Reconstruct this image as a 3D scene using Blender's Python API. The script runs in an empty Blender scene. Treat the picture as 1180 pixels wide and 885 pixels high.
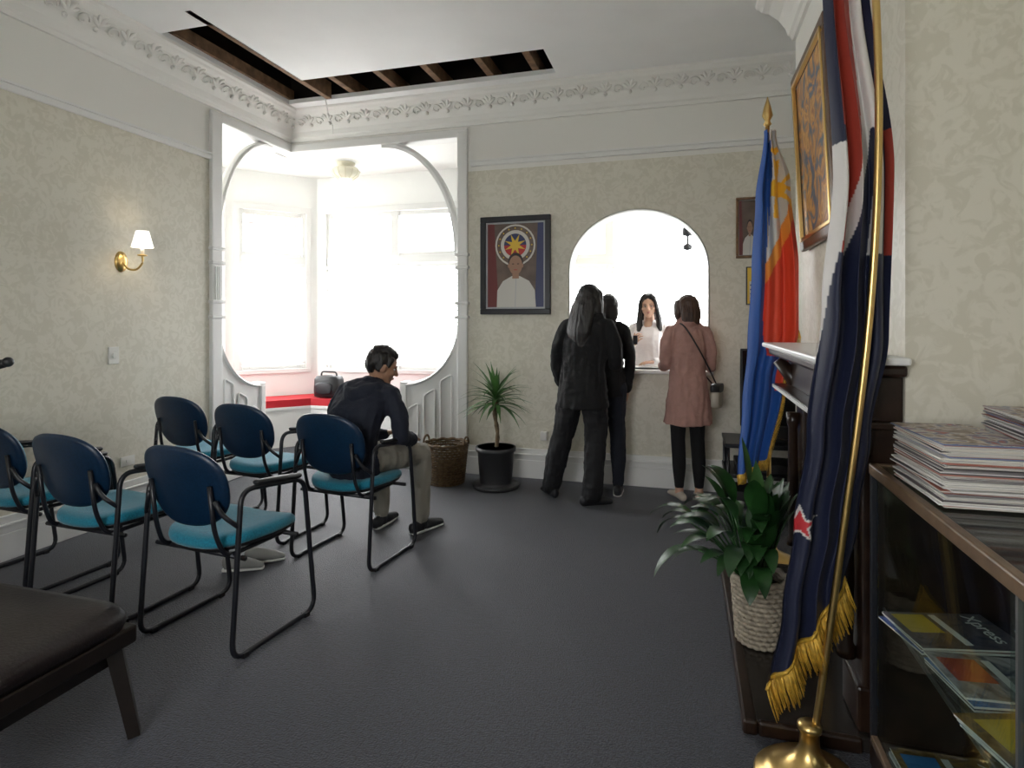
import bpy, math, random
from mathutils import Vector, Matrix, noise
from mathutils.bvhtree import BVHTree
random.seed(7)
scene=bpy.context.scene
COL=scene.collection
pi=math.pi
XL=-3.84; YB=5.2; ZC=3.45

# ---------------------------------------------------------------- materials
def M(name,col,rough=.6,metal=0.0,nz=None,bump=None,emit=0.0,spec=.5,sheen=0,alpha=None,col2=None,transm=0,subs=0,stretch=None):
    m=bpy.data.materials.new(name); m.use_nodes=True
    nt=m.node_tree; b=nt.nodes['Principled BSDF']
    b.inputs['Base Color'].default_value=(*col,1); b.inputs['Roughness'].default_value=rough
    b.inputs['Metallic'].default_value=metal; b.inputs['Specular IOR Level'].default_value=spec
    if sheen: b.inputs['Sheen Weight'].default_value=sheen
    if transm: b.inputs['Transmission Weight'].default_value=transm
    if subs:
        b.inputs['Subsurface Weight'].default_value=subs; b.inputs['Subsurface Scale'].default_value=.01
    if emit:
        b.inputs['Emission Color'].default_value=(*col,1); b.inputs['Emission Strength'].default_value=emit
    src=None
    if nz or bump:
        tc=nt.nodes.new('ShaderNodeTexCoord'); src=tc.outputs['Object']
        if stretch:
            mp=nt.nodes.new('ShaderNodeMapping'); mp.inputs['Scale'].default_value=stretch; nt.links.new(src,mp.inputs['Vector']); src=mp.outputs['Vector']
    if nz:
        n=nt.nodes.new('ShaderNodeTexNoise'); n.inputs['Scale'].default_value=nz[0]; n.inputs['Detail'].default_value=5
        nt.links.new(src,n.inputs['Vector'])
        r=nt.nodes.new('ShaderNodeValToRGB')
        c2=col2 if col2 else tuple(c*(1-nz[1]) for c in col)
        r.color_ramp.elements[0].position=.35; r.color_ramp.elements[1].position=.65
        r.color_ramp.elements[0].color=(*c2,1); r.color_ramp.elements[1].color=(*col,1)
        nt.links.new(n.outputs['Fac'],r.inputs['Fac']); nt.links.new(r.outputs['Color'],b.inputs['Base Color'])
    if bump:
        n=nt.nodes.new('ShaderNodeTexNoise'); n.inputs['Scale'].default_value=bump[0]; n.inputs['Detail'].default_value=4
        nt.links.new(src,n.inputs['Vector'])
        bp=nt.nodes.new('ShaderNodeBump'); bp.inputs['Strength'].default_value=bump[1]; bp.inputs['Distance'].default_value=.01
        nt.links.new(n.outputs['Fac'],bp.inputs['Height']); nt.links.new(bp.outputs['Normal'],b.inputs['Normal'])
    return m

def wallpaper(name,ca,cb,cp,zsplit):
    m=bpy.data.materials.new(name); m.use_nodes=True; nt=m.node_tree; b=nt.nodes['Principled BSDF']
    b.inputs['Roughness'].default_value=.5
    tc=nt.nodes.new('ShaderNodeTexCoord')
    n=nt.nodes.new('ShaderNodeTexNoise'); n.inputs['Scale'].default_value=15; n.inputs['Detail'].default_value=3; n.inputs['Distortion'].default_value=1.8
    nt.links.new(tc.outputs['Object'],n.inputs['Vector'])
    v=nt.nodes.new('ShaderNodeTexVoronoi'); v.inputs['Scale'].default_value=9; v.feature='SMOOTH_F1'
    nt.links.new(tc.outputs['Object'],v.inputs['Vector'])
    ad=nt.nodes.new('ShaderNodeMath'); ad.operation='ADD'
    mu=nt.nodes.new('ShaderNodeMath'); mu.operation='MULTIPLY'; mu.inputs[1].default_value=.25
    nt.links.new(v.outputs['Distance'],mu.inputs[0]); nt.links.new(n.outputs['Fac'],ad.inputs[0]); nt.links.new(mu.outputs[0],ad.inputs[1])
    r=nt.nodes.new('ShaderNodeValToRGB'); r.color_ramp.elements[0].position=.54; r.color_ramp.elements[1].position=.66
    r.color_ramp.elements[0].color=(*ca,1); r.color_ramp.elements[1].color=(*cb,1)
    nt.links.new(ad.outputs[0],r.inputs['Fac'])
    sp=nt.nodes.new('ShaderNodeSeparateXYZ'); nt.links.new(tc.outputs['Object'],sp.inputs[0])
    gt=nt.nodes.new('ShaderNodeMath'); gt.operation='GREATER_THAN'; gt.inputs[1].default_value=zsplit
    nt.links.new(sp.outputs['Z'],gt.inputs[0])
    mx=nt.nodes.new('ShaderNodeMix'); mx.data_type='RGBA'; mx.inputs['B'].default_value=(*cp,1)
    nt.links.new(gt.outputs[0],mx.inputs['Factor']); nt.links.new(r.outputs['Color'],mx.inputs['A'])
    nt.links.new(mx.outputs['Result'],b.inputs['Base Color'])
    bp=nt.nodes.new('ShaderNodeBump'); bp.inputs['Strength'].default_value=.12; bp.inputs['Distance'].default_value=.004
    nt.links.new(r.outputs['Color'],bp.inputs['Height']); nt.links.new(bp.outputs['Normal'],b.inputs['Normal'])
    return m

m_wall=wallpaper('wallpaper_damask',(.665,.63,.52),(.735,.70,.595),(.83,.815,.765),2.78)
m_white=M('white_gloss_paint',(.82,.815,.79),.35,bump=(30,.04))
m_ceil=M('ceiling_paint',(.92,.92,.91),.7,nz=(3,.03))
m_plaster=M('plaster_cream',(.85,.835,.79),.7,bump=(25,.1))
m_nook=M('nook_paint',(.92,.92,.89),.6)
m_carpet=M('carpet_navy',(.040,.046,.070),.52,nz=(75,.65),bump=(150,.8),spec=.5,sheen=.2)
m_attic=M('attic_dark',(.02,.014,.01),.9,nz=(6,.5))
m_timber=M('rough_timber',(.26,.15,.08),.8,nz=(14,.45),bump=(30,.3))
m_dwood=M('dark_wood',(.030,.015,.009),.3,nz=(18,.5))
m_black=M('black_metal',(.012,.013,.018),.35)
m_blackp=M('black_plastic',(.015,.015,.017),.45)
m_teal=M('teal_fabric',(.0,.23,.35),.8,nz=(120,.3),bump=(220,.3),sheen=.3)
m_navyb=M('navy_back_shell',(.003,.024,.065),.38,nz=(90,.3))
m_brass=M('brass',(.70,.49,.19),.3,1.0)
m_gold=M('gold_fringe',(.80,.48,.06),.45,.3,nz=(60,.4))
m_red=M('red_cushion',(.50,.01,.02),.7,bump=(60,.2))
m_terra=M('pot_plastic',(.03,.03,.032),.45)
m_soil=M('soil',(.03,.02,.012),.95,bump=(60,.8))
m_wick=M('wicker',(.20,.125,.06),.65,nz=(40,.5))
m_wickw=M('wicker_pale',(.50,.43,.33),.65,nz=(40,.4))
m_leaf=M('leaf_dark',(.022,.085,.018),.38,nz=(9,.45),col2=(.010,.042,.010))
m_leaf2=M('leaf_blade',(.08,.20,.05),.45,nz=(9,.4))
m_trunk=M('cane_trunk',(.25,.18,.10),.8,nz=(30,.5),bump=(50,.5))
m_vinyl=M('brown_vinyl',(.011,.006,.006),.42,bump=(90,.15))
m_paper=M('paper',(.75,.73,.70),.7)
m_shade=M('lamp_shade',(1,.95,.88),.8,emit=1.0)
m_porc=M('switch_plate',(.8,.79,.74),.35)
m_tile=M('hearth_tile',(.03,.025,.022),.2,nz=(20,.4))
m_screen=M('tv_screen',(.008,.008,.01),.12)
m_ground=M('outside_concrete',(.78,.78,.75),.9,nz=(.8,.1))
def slatmat():
    m=bpy.data.materials.new('blind_slat'); m.use_nodes=True; nt=m.node_tree; b=nt.nodes['Principled BSDF']; b.inputs['Base Color'].default_value=(.9,.9,.88,1)
    t=nt.nodes.new('ShaderNodeBsdfTranslucent'); t.inputs['Color'].default_value=(.9,.9,.88,1); x=nt.nodes.new('ShaderNodeMixShader'); x.inputs[0].default_value=.3
    o=nt.nodes['Material Output']; nt.links.new(b.outputs[0],x.inputs[1]); nt.links.new(t.outputs[0],x.inputs[2]); nt.links.new(x.outputs[0],o.inputs[0]); return m
m_slat=slatmat()

def glassmat(name,col,mixf=.12,rough=.02,const=None):
    m=bpy.data.materials.new(name); m.use_nodes=True; nt=m.node_tree; nt.nodes.clear()
    o=nt.nodes.new('ShaderNodeOutputMaterial'); t=nt.nodes.new('ShaderNodeBsdfTransparent'); g=nt.nodes.new('ShaderNodeBsdfGlossy')
    g.inputs['Roughness'].default_value=rough; t.inputs['Color'].default_value=(*col,1)
    x=nt.nodes.new('ShaderNodeMixShader'); 
    if const is None:
        f=nt.nodes.new('ShaderNodeFresnel'); f.inputs['IOR'].default_value=1.45; nt.links.new(f.outputs[0],x.inputs[0])
    else: x.inputs[0].default_value=const
    nt.links.new(t.outputs[0],x.inputs[1]); nt.links.new(g.outputs[0],x.inputs[2]); nt.links.new(x.outputs[0],o.inputs[0])
    return m
m_glass=glassmat('cabinet_glass',(.88,.94,.92),const=.13); m_glasst=glassmat('cabinet_top_glass',(.90,.95,.93),const=.22,rough=.06)
m_gred=glassmat('leadlight_red',(.90,.45,.42)); m_ggrn=glassmat('leadlight_green',(.45,.75,.55)); m_gyel=glassmat('leadlight_amber',(.95,.8,.5))

def vcolmat(name,rough=.65):
    m=bpy.data.materials.new(name); m.use_nodes=True; nt=m.node_tree; b=nt.nodes['Principled BSDF']
    a=nt.nodes.new('ShaderNodeVertexColor'); a.layer_name='Col'
    nt.links.new(a.outputs['Color'],b.inputs['Base Color']); b.inputs['Roughness'].default_value=rough
    b.inputs['Sheen Weight'].default_value=.05
    tc=nt.nodes.new('ShaderNodeTexCoord'); w=nt.nodes.new('ShaderNodeTexNoise'); w.inputs['Scale'].default_value=350
    bp=nt.nodes.new('ShaderNodeBump'); bp.inputs['Strength'].default_value=.12; bp.inputs['Distance'].default_value=.003
    nt.links.new(tc.outputs['Object'],w.inputs['Vector']); nt.links.new(w.outputs['Fac'],bp.inputs['Height']); nt.links.new(bp.outputs['Normal'],b.inputs['Normal'])
    return m
m_flag=vcolmat('flag_satin',.6)

def painting(name,stops,scale=4,dist=2):
    m=bpy.data.materials.new(name); m.use_nodes=True; nt=m.node_tree; b=nt.nodes['Principled BSDF']
    tc=nt.nodes.new('ShaderNodeTexCoord'); n=nt.nodes.new('ShaderNodeTexNoise'); n.inputs['Scale'].default_value=scale; n.inputs['Distortion'].default_value=dist
    r=nt.nodes.new('ShaderNodeValToRGB'); nt.links.new(tc.outputs['Object'],n.inputs['Vector']); nt.links.new(n.outputs['Fac'],r.inputs['Fac'])
    e=r.color_ramp.elements; e[0].position=stops[0][0]; e[0].color=(*stops[0][1],1); e[1].position=stops[-1][0]; e[1].color=(*stops[-1][1],1)
    for p,c in stops[1:-1]:
        x=e.new(p); x.color=(*c,1)
    nt.links.new(r.outputs['Color'],b.inputs['Base Color']); b.inputs['Roughness'].default_value=.4
    return m

# ---------------------------------------------------------------- geometry helpers
def frame_M(o,xa,ya):
    xa=Vector(xa).normalized(); ya=Vector(ya); ya=(ya-xa*ya.dot(xa)).normalized(); za=xa.cross(ya)
    m=Matrix((( xa.x,ya.x,za.x,o[0]),(xa.y,ya.y,za.y,o[1]),(xa.z,ya.z,za.z,o[2]),(0,0,0,1)))
    return m
def catmull(pts,vals,k=4):
    P=[Vector(p) for p in pts]; n=len(P); op=[];ov=[]
    V=[(v if isinstance(v,(tuple,list)) else (v,v)) for v in vals]
    for i in range(n-1):
        p0=P[max(i-1,0)];p1=P[i];p2=P[i+1];p3=P[min(i+2,n-1)]
        for j in range(k):
            t=j/k
            op.append(.5*((2*p1)+(p2-p0)*t+(2*p0-5*p1+4*p2-p3)*t*t+(3*p1-p0-3*p2+p3)*t**3))
            s=t*t*(3-2*t)
            ov.append(tuple(V[i][q]*(1-s)+V[i+1][q]*s for q in (0,1)))
    op.append(P[-1]);ov.append(V[-1])
    return op,ov
def loft_geo(pts,radii,ref=(1,0,0),n=16,closed=False,rnd=False):
    P=[Vector(p) for p in pts]; R=[(r if isinstance(r,(tuple,list)) else (r,r)) for r in radii]
    if rnd:
        t0=(P[0]-P[1]).normalized(); t1=(P[-1]-P[-2]).normalized(); r0=R[0];r1=R[-1]
        pre=[];prer=[]
        for a in (80,55,28):
            a=math.radians(a); pre.append(P[0]+t0*min(r0)*math.sin(a)); prer.append((r0[0]*math.cos(a),r0[1]*math.cos(a)))
        post=[];postr=[]
        for a in (28,55,80):
            a=math.radians(a); post.append(P[-1]+t1*min(r1)*math.sin(a)); postr.append((r1[0]*math.cos(a),r1[1]*math.cos(a)))
        if rnd=='end': pre=[];prer=[]
        P=pre+P+post; R=prer+R+postr
    N=len(P); V=[];F=[]; ref=Vector(ref).normalized(); last=None
    for i in range(N):
        if closed: t=P[(i+1)%N]-P[i-1]
        else: t=P[min(i+1,N-1)]-P[max(i-1,0)]
        if t.length<1e-9: t=Vector((0,0,1))
        t.normalize(); a=ref-t*ref.dot(t)
        if a.length<.12:
            a=(last-t*last.dot(t)) if last is not None else t.orthogonal()
        a.normalize(); last=a; b=t.cross(a)
        for j in range(n):
            th=2*pi*j/n
            V.append(P[i]+a*(R[i][0]*math.cos(th))+b*(R[i][1]*math.sin(th)))
    for i in range(N if closed else N-1):
        i2=(i+1)%N
        for j in range(n):
            j2=(j+1)%n
            F.append((i*n+j,i*n+j2,i2*n+j2,i2*n+j))
    if not closed:
        F.append(tuple(reversed(range(n)))); F.append(tuple((N-1)*n+j for j in range(n)))
    return V,F
def ball_geo(c,r,R=None,n=16,m=10):
    if not isinstance(r,(tuple,list)): r=(r,r,r)
    V=[];F=[];c=Vector(c)
    for i in range(m+1):
        ph=pi*i/m
        if i in (0,m):
            p=Vector((0,0,r[2]*math.cos(ph))); V.append(c+(R@p if R else p)); continue
        for j in range(n):
            th=2*pi*j/n; p=Vector((r[0]*math.sin(ph)*math.cos(th),r[1]*math.sin(ph)*math.sin(th),r[2]*math.cos(ph)))
            V.append(c+(R@p if R else p))
    def idx(i,j): 
        if i==0: return 0
        if i==m: return 1+(m-1)*n
        return 1+(i-1)*n+j%n
    for i in range(m):
        for j in range(n):
            if i==0: F.append((0,idx(1,j),idx(1,j+1)))
            elif i==m-1: F.append((idx(i,j),idx(m,0),idx(i,j+1)))
            else: F.append((idx(i,j),idx(i+1,j),idx(i+1,j+1),idx(i,j+1)))
    return V,F
def round_path(pts,r,k=5,closed=False):
    P=[Vector(p) for p in pts]; n=len(P); out=[]
    for i in range(n):
        if not closed and i in (0,n-1): out.append(P[i]); continue
        a=P[i-1]-P[i]; b=P[(i+1)%n]-P[i]; rr=min(r,a.length*.45,b.length*.45)
        A=P[i]+a.normalized()*rr; C=P[i]+b.normalized()*rr
        for j in range(k+1):
            t=j/k; out.append(A*(1-t)**2+P[i]*2*t*(1-t)+C*t*t)
    return out

class B:
    def __init__(s): s.v=[];s.f=[];s.m=[];s.sm=[];s.mats=[]
    def add(s,V,F,mat,smooth=False,T=None):
        if mat not in s.mats: s.mats.append(mat)
        k=s.mats.index(mat); o=len(s.v)
        for p in V:
            p=Vector(p); s.v.append(T@p if T else p)
        for f in F: s.f.append(tuple(i+o for i in f)); s.m.append(k); s.sm.append(smooth)
    def hexa(s,P,mat,T=None):
        s.add(P,[(3,2,1,0),(4,5,6,7),(0,1,5,4),(1,2,6,5),(2,3,7,6),(3,0,4,7)],mat,False,T)
    def box(s,lo,hi,mat,T=None,bev=0):
        x0,y0,z0=lo;x1,y1,z1=hi
        if bev:
            bev=min(bev,(x1-x0)*.45,(y1-y0)*.45,(z1-z0)*.45)
            import bmesh
            bm=bmesh.new(); bmesh.ops.create_cube(bm,size=1)
            for v in bm.verts: v.co=Vector(((x0+x1)/2+v.co.x*(x1-x0),(y0+y1)/2+v.co.y*(y1-y0),(z0+z1)/2+v.co.z*(z1-z0)))
            bmesh.ops.bevel(bm,geom=bm.edges[:],offset=bev,segments=2,profile=.5,affect='EDGES')
            bm.verts.index_update()
            s.add([v.co.copy() for v in bm.verts],[tuple(v.index for v in f.verts) for f in bm.faces],mat,False,T); bm.free(); return
        s.hexa([(x0,y0,z0),(x1,y0,z0),(x1,y1,z0),(x0,y1,z0),(x0,y0,z1),(x1,y0,z1),(x1,y1,z1),(x0,y1,z1)],mat,T)
    def loft(s,pts,radii,mat,ref=(1,0,0),n=12,closed=False,rnd=False,T=None,smooth=True):
        V,F=loft_geo(pts,radii,ref,n,closed,rnd); s.add(V,F,mat,smooth,T)
    def tube(s,pts,r,mat,n=10,closed=False,T=None): s.loft(pts,[r]*len(pts),mat,(.31,.17,.93),n,closed,False,T)
    def ball(s,c,r,mat,R=None,n=14,m=9,T=None):
        V,F=ball_geo(c,r,R,n,m); s.add(V,F,mat,True,T)
    def lathe(s,prof,c,mat,n=28,T=None):
        s.loft([(c[0],c[1],c[2]+z) for r,z in prof],[max(r,.0005) for r,z in prof],mat,(1,0,0),n,False,False,T)
    def poly(s,pts,mat,T=None): s.add(pts,[tuple(range(len(pts)))],mat,False,T)
    def pad(s,a,b,prof,mat,mp,e=3.2,n=36,T=None):
        V=[];F=[]
        for sc,off in prof:
            for j in range(n):
                th=2*pi*j/n; c=math.cos(th); q=math.sin(th)
                x=a*sc*math.copysign(abs(c)**(2/e),c); y=b*sc*math.copysign(abs(q)**(2/e),q)
                V.append(mp(x,y,off))
        N=len(prof)
        for i in range(N-1):
            for j in range(n):
                j2=(j+1)%n; F.append((i*n+j,i*n+j2,(i+1)*n+j2,(i+1)*n+j))
        F.append(tuple(reversed(range(n)))); F.append(tuple((N-1)*n+j for j in range(n)))
        s.add(V,F,mat,True,T)
    def mesh(s,name):
        me=bpy.data.meshes.new(name); me.from_pydata([tuple(v) for v in s.v],[],s.f)
        for m in s.mats: me.materials.append(m)
        me.polygons.foreach_set('material_index',s.m); me.polygons.foreach_set('use_smooth',s.sm); me.update(); return me
    def obj(s,name,parent=None,loc=None,rz=0):
        ob=bpy.data.objects.new(name,s.mesh(name)); COL.objects.link(ob)
        if loc is not None: ob.location=loc
        ob.rotation_euler[2]=rz
        if parent: ob.parent=parent
        return ob

# ---------------------------------------------------------------- room shell
b=B(); b.box((-5.1,-1.4,-.1),(1.5,7.1,0),m_carpet); b.obj('floor')
b=B(); b.box((-40,-40,-.7),(40,40,-.5),m_ground); b.obj('ground')

b=B(); b.box((XL-.2,-1.4,0),(XL,4.2,ZC),m_wall); b.box((XL-.2,4.2,3.12),(XL,YB+.2,ZC),m_plaster); b.obj('wall_left')
hx0,hx1=-.99,.19; hcx=(hx0+hx1)/2; hrx=(hx1-hx0)/2; hsill=.99; hsp=1.84; htop=2.36
b=B(); b.box((-1.985,YB,0),(hx0,YB+.2,ZC),m_wall); b.box((hx1,YB,0),(1.3,YB+.2,ZC),m_wall); b.box((hx0,YB,0),(hx1,YB+.2,hsill),m_wall)
N=32
def az(x): 
    q=max(0,1-((x-hcx)/hrx)**2); return hsp+(htop-hsp)*math.sqrt(q)
xs=[hcx-hrx*math.cos(pi*i/N) for i in range(N+1)]
for i in range(N):
    a,c=xs[i],xs[i+1]
    b.hexa([(a,YB,az(a)),(c,YB,az(c)),(c,YB+.2,az(c)),(a,YB+.2,az(a)),(a,YB,ZC),(c,YB,ZC),(c,YB+.2,ZC),(a,YB+.2,ZC)],m_wall)
b.box((XL-.2,YB,3.12),(-1.985,YB+.2,ZC),m_plaster)
b.obj('wall_back')
b=B()
pts=[(hx0+.01,YB+.1,hsill)]+[(hcx-(hrx-.01)*math.cos(pi*i/N),YB+.1,hsp+(htop-.01-hsp)*math.sin(pi*i/N)) for i in range(N+1)]+[(hx1-.01,YB+.1,hsill)]
b.loft(pts,[(.11,.012)]*len(pts),m_white,ref=(0,1,0),n=8,smooth=False)
b.box((hx0-.03,YB-.06,hsill-.035),(hx1+.03,YB+.42,hsill),m_white,bev=.01)
b.obj('trim_hatch_sill')
b=B(); b.box((1.3,-1.4,0),(1.5,5.4,ZC),m_wall); b.obj('wall_right')
b=B(); b.box((.678,2.2,0),(1.3,4.2,ZC),m_wall); b.obj('wall_chimney_breast')
rx0,rx1,rz0,rz1=-1.9,-.4,1.15,2.35  # unseen opening added behind the camera, sized to set the fill light
b=B(); b.box((XL-.2,-1.4,0),(rx0,-1.2,ZC),m_wall); b.box((rx1,-1.4,0),(1.3,-1.2,ZC),m_wall); b.box((rx0,-1.4,0),(rx1,-1.2,rz0),m_wall); b.box((rx0,-1.4,rz1),(rx1,-1.2,ZC),m_wall); b.obj('wall_rear')

b=B(); gx=[XL-.2,-3.6,-3.15,-1.03,1.5]; gy=[-1.4,3.4,4.4,4.85,5.4]
for i in range(4):
    for j in range(4):
        if i==1 and j in (1,2): continue
        if i==2 and j==2: continue
        b.box((gx[i],gy[j],ZC),(gx[i+1],gy[j+1],ZC+.04),m_ceil)
b.obj('ceiling')
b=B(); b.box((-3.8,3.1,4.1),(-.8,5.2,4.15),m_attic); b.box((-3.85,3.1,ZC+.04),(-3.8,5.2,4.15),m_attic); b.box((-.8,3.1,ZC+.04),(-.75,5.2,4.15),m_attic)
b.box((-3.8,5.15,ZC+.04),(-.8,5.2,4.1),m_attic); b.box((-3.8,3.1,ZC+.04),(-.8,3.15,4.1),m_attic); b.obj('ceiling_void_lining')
b=B()
b.box((-3.19,3.2,ZC+.0),(-3.135,4.84,ZC+.15),m_timber,bev=.004)
for x in (-2.93,-2.5,-2.07,-1.6,-1.2): b.box((x-.03,4.3,ZC+.045),(x+.03,5.1,ZC+.16),m_timber,bev=.004)
b.box((-3.62,3.5,ZC+.045),(-3.58,4.9,ZC+.14),m_timber); b.obj('ceiling_joists')

prof=[(0,-.25),(.02,-.25),(.03,-.225),(.045,-.215),(.06,-.17),(.10,-.11),(.16,-.06),(.20,-.045),(.215,-.03),(.235,-.02),(.24,0),(0,0)]
def cornice(name,A,Bp,nrm,mat,orn=True):
    A=Vector(A);Bp=Vector(Bp);n=Vector(nrm); b=B(); V=[];F=[];k=len(prof)
    for p in (A,Bp):
        for o,z in prof: V.append(p+n*o+Vector((0,0,z)))
    for i in range(k): F.append((i,(i+1)%k,k+(i+1)%k,k+i))
    F.append(tuple(range(k))); F.append(tuple(k+i for i in reversed(range(k))))
    b.add(V,F,mat)
    if orn:
        L=(Bp-A).length; d=(Bp-A).normalized(); q=int(L/.2)
        for i in range(q):
            c=A+d*(L*(i+.5)/q)+n*.120+Vector((0,0,-.105)); up=(n*.7+Vector((0,0,.7))).normalized(); 
            for an,s in ((-.9,.045),(-.35,.055),(.35,.055),(.9,.045)):
                dirv=(d*math.sin(an)+up*math.cos(an)); fr=frame_M((0,0,0),dirv,d if abs(dirv.dot(d))<.9 else up).to_3x3()
                b.ball(c+dirv*s*.75,(s,.014,.010),mat,R=fr,n=8,m=5)
            b.ball(c-up*.03,(.017,.017,.017),mat,n=8,m=5)
            c2=c+d*(L/q*.5); pts=[c2+d*(.045*math.cos(t)*(1-t/9))+up*(.045*math.sin(t)*(1-t/9)) for t in [x*.5 for x in range(13)]]
            b.tube(pts,.007,mat,n=6)
    b.obj(name)
cornice('cornice_left',(XL,-1.2,ZC),(XL,YB,ZC),(1,0,0),m_plaster)
cornice('cornice_back',(XL,YB,ZC),(1.3,YB,ZC),(0,-1,0),m_plaster)
cornice('cornice_breast',(.678,2.2,ZC),(.678,4.2,ZC),(-1,0,0),m_plaster,False)

b=B(); b.box((XL,-1.2,2.755),(XL+.025,4.12,2.80),m_white,bev=.008); b.box((XL,-1.2,2.795),(XL+.04,4.12,2.81),m_white); b.obj('trim_picture_rail_left')
b=B(); b.box((-1.9,YB-.025,2.82),(1.3,YB,2.865),m_white,bev=.008); b.box((-1.9,YB-.04,2.86),(1.3,YB,2.875),m_white); b.obj('trim_picture_rail_back')
def bb(name,lo,hi,ax):
    b=B(); x0,y0=lo;x1,y1=hi
    for (d,z0,z1) in ((.035,0,.16),(.028,.16,.20),(.04,.20,.215),(.02,.215,.26)):
        if ax=='x-': b.box((x0,y1-d,z0),(x1,y1,z1),m_white,bev=.004)
        if ax=='l': b.box((x0,y0,z0),(x0+d,y1,z1),m_white,bev=.004)
    b.obj(name)
bb('baseboard_back',(-1.93,0),(1.3,YB),'x-'); bb('baseboard_left',(XL,-1.2),(0,4.14),'l')

# ---------------------------------------------------------------- nook
def wallseg(b,A,C,z0,z1,hole=None,th=.12,mat=m_nook):
    A=Vector((*A,0));C=Vector((*C,0)); L=(C-A).length; T=frame_M(A,C-A,Vector((0,0,1)).cross(C-A))
    if not hole: b.box((0,0,z0),(L,th,z1),mat,T); return T,L
    s0,s1,h0,h1=hole
    b.box((0,0,z0),(s0,th,z1),mat,T); b.box((s1,0,z0),(L,th,z1),mat,T); b.box((s0,0,z0),(s1,th,h0),mat,T); b.box((s0,0,h1),(s1,th,z1),mat,T)
    return T,L
def window(name,T,hole,cols,tr,th=.12,lead=False,arch=False):
    s0,s1,z0,z1=hole; b=B(); w=.05
    b.box((s0-.05,-.03,z0-.05),(s1+.05,th*.8,z0),m_white,T,.006)
    b.box((s0-.06,-.02,z1),(s1+.06,.0,z1+.07),m_white,T); b.box((s0-.06,-.02,z0),(s0,.0,z1),m_white,T); b.box((s1,-.02,z0),(s1+.06,.0,z1),m_white,T)
    for i in range(cols+1):
        x=s0+(s1-s0)*i/cols; ww=w if 0<i<cols else w*.8
        b.box((max(s0,x-ww),.01,z0),(min(s1,x+ww),.08,z1),m_white,T,.005)
        if i<cols:
            x2=s0+(s1-s0)*(i+1)/cols
            b.box((x+.03,.03,z0),(x2-.03,.07,z0+.07),m_white,T); b.box((x+.03,.03,tr-.09),(x2-.03,.07,tr-.05),m_white,T)
            b.box((x+.03,.03,tr+.04),(x2-.03,.07,tr+.08),m_white,T); b.box((x+.03,.03,z1-.05),(x2-.03,.07,z1),m_white,T)
            if lead:
                for k,mm in enumerate((m_gred,m_gyel,m_ggrn,m_gyel,m_gred)):
                    a=x+.06+(x2-x-.12)*k/5; c=x+.06+(x2-x-.12)*(k+1)/5
                    b.box((a,.045,z1-.14),(c-.01,.05,z1-.05),mm,T)
                b.box((x+.03,.04,z1-.155),(x2-.03,.055,z1-.14),m_white,T)
    b.box((s0,0,tr-.05),(s1,.085,tr+.04),m_white,T,.005)
    return b.obj(name)
def blind(name,T,s0,s1,z0,z1):
    b=B(); z=z0+.03
    b.box((s0,-.06,z1-.03),(s1,-.02,z1),m_slat,T)
    while z<z1-.04:
        b.hexa([(s0,-.052,z-.006),(s1,-.052,z-.006),(s1,-.028,z+.006),(s0,-.028,z+.006),(s0,-.052,z-.004),(s1,-.052,z-.004),(s1,-.028,z+.008),(s0,-.028,z+.008)],m_slat,T); z+=.045
    for q in (.12,.88): b.tube([(s0+(s1-s0)*q,-.04,z0),(s0+(s1-s0)*q,-.04,z1)],.002,m_slat,5,T=T)
    b.obj(name)
NP=[(-1.95,5.4),(-1.95,6.3),(-4.28,6.3),(-4.95,5.55),(-4.95,4.1),(-4.04,4.1)]
b=B(); zt=3.12
NPc=NP[::-1]
wallseg(b,NPc[0],NPc[1],0,zt)
h1=(.15,1.35,.84,2.68); T1,L1=wallseg(b,NPc[1],NPc[2],0,zt,h1)
h2=(.14,.87,.84,2.68); T2,L2=wallseg(b,NPc[2],NPc[3],0,zt,h2)
h3=(.13,1.93,.84,2.68); T3,L3=wallseg(b,NPc[3],NPc[4],0,zt,h3)
wallseg(b,NPc[4],NPc[5],0,zt)
b.obj('wall_nook')
window('window_1',T1,h1,2,2.12); window('window_2',T2,h2,1,2.12,lead=True); window('window_3',T3,h3,2,2.12)
blind('venetian_blind',T2,h2[0]+.02,h2[1]-.02,.86,2.05)
blind('venetian_blind.001',T3,h3[0]+.02,(h3[0]+h3[1])/2-.02,.86,2.05)
blind('venetian_blind.002',T3,(h3[0]+h3[1])/2+.02,h3[1]-.02,.86,2.05)
b=B(); b.box((-5.1,3.95,3.12),(-4.04,6.45,3.2),m_nook); b.box((-4.04,5.4,3.12),(-1.8,6.45,3.2),m_nook); b.obj('ceiling_nook')
b=B(); m_opal=M('opal_glass',(.86,.82,.66),.4); m_rib=M('glass_rib',(.72,.66,.48),.4)
b.lathe([(.10,0),(.10,-.02),(.05,-.03),(.05,-.05),(.13,-.06),(.15,-.09),(.13,-.14),(.07,-.18),(.01,-.19)],(-3.55,5.75,3.12),m_opal,n=24)
for k in range(12):
    a=2*pi*k/12; b.tube([(-3.55+.152*math.cos(a)*q,5.75+.152*math.sin(a)*q,3.12-z) for q,z in ((.8,.06),(1,.09),(.87,.14),(.5,.18))],.004,m_rib,5)
b.obj('ceiling_light')
b=B()
seat=[(-1.97,6.28),(-4.27,6.28),(-4.93,5.54),(-4.93,4.95),(-4.5,4.95),(-4.5,5.42),(-4.08,5.88),(-1.97,5.88)]
def prism(b,poly,z0,z1,mat):
    n=len(poly); V=[(x,y,z0) for x,y in poly]+[(x,y,z1) for x,y in poly]
    F=[tuple(range(n)),tuple(reversed(range(n,2*n)))]+[(i,n+i,n+(i+1)%n,(i+1)%n) for i in range(n)]
    b.add(V,F,mat)
prism(b,seat,0,.42,m_white)
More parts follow.
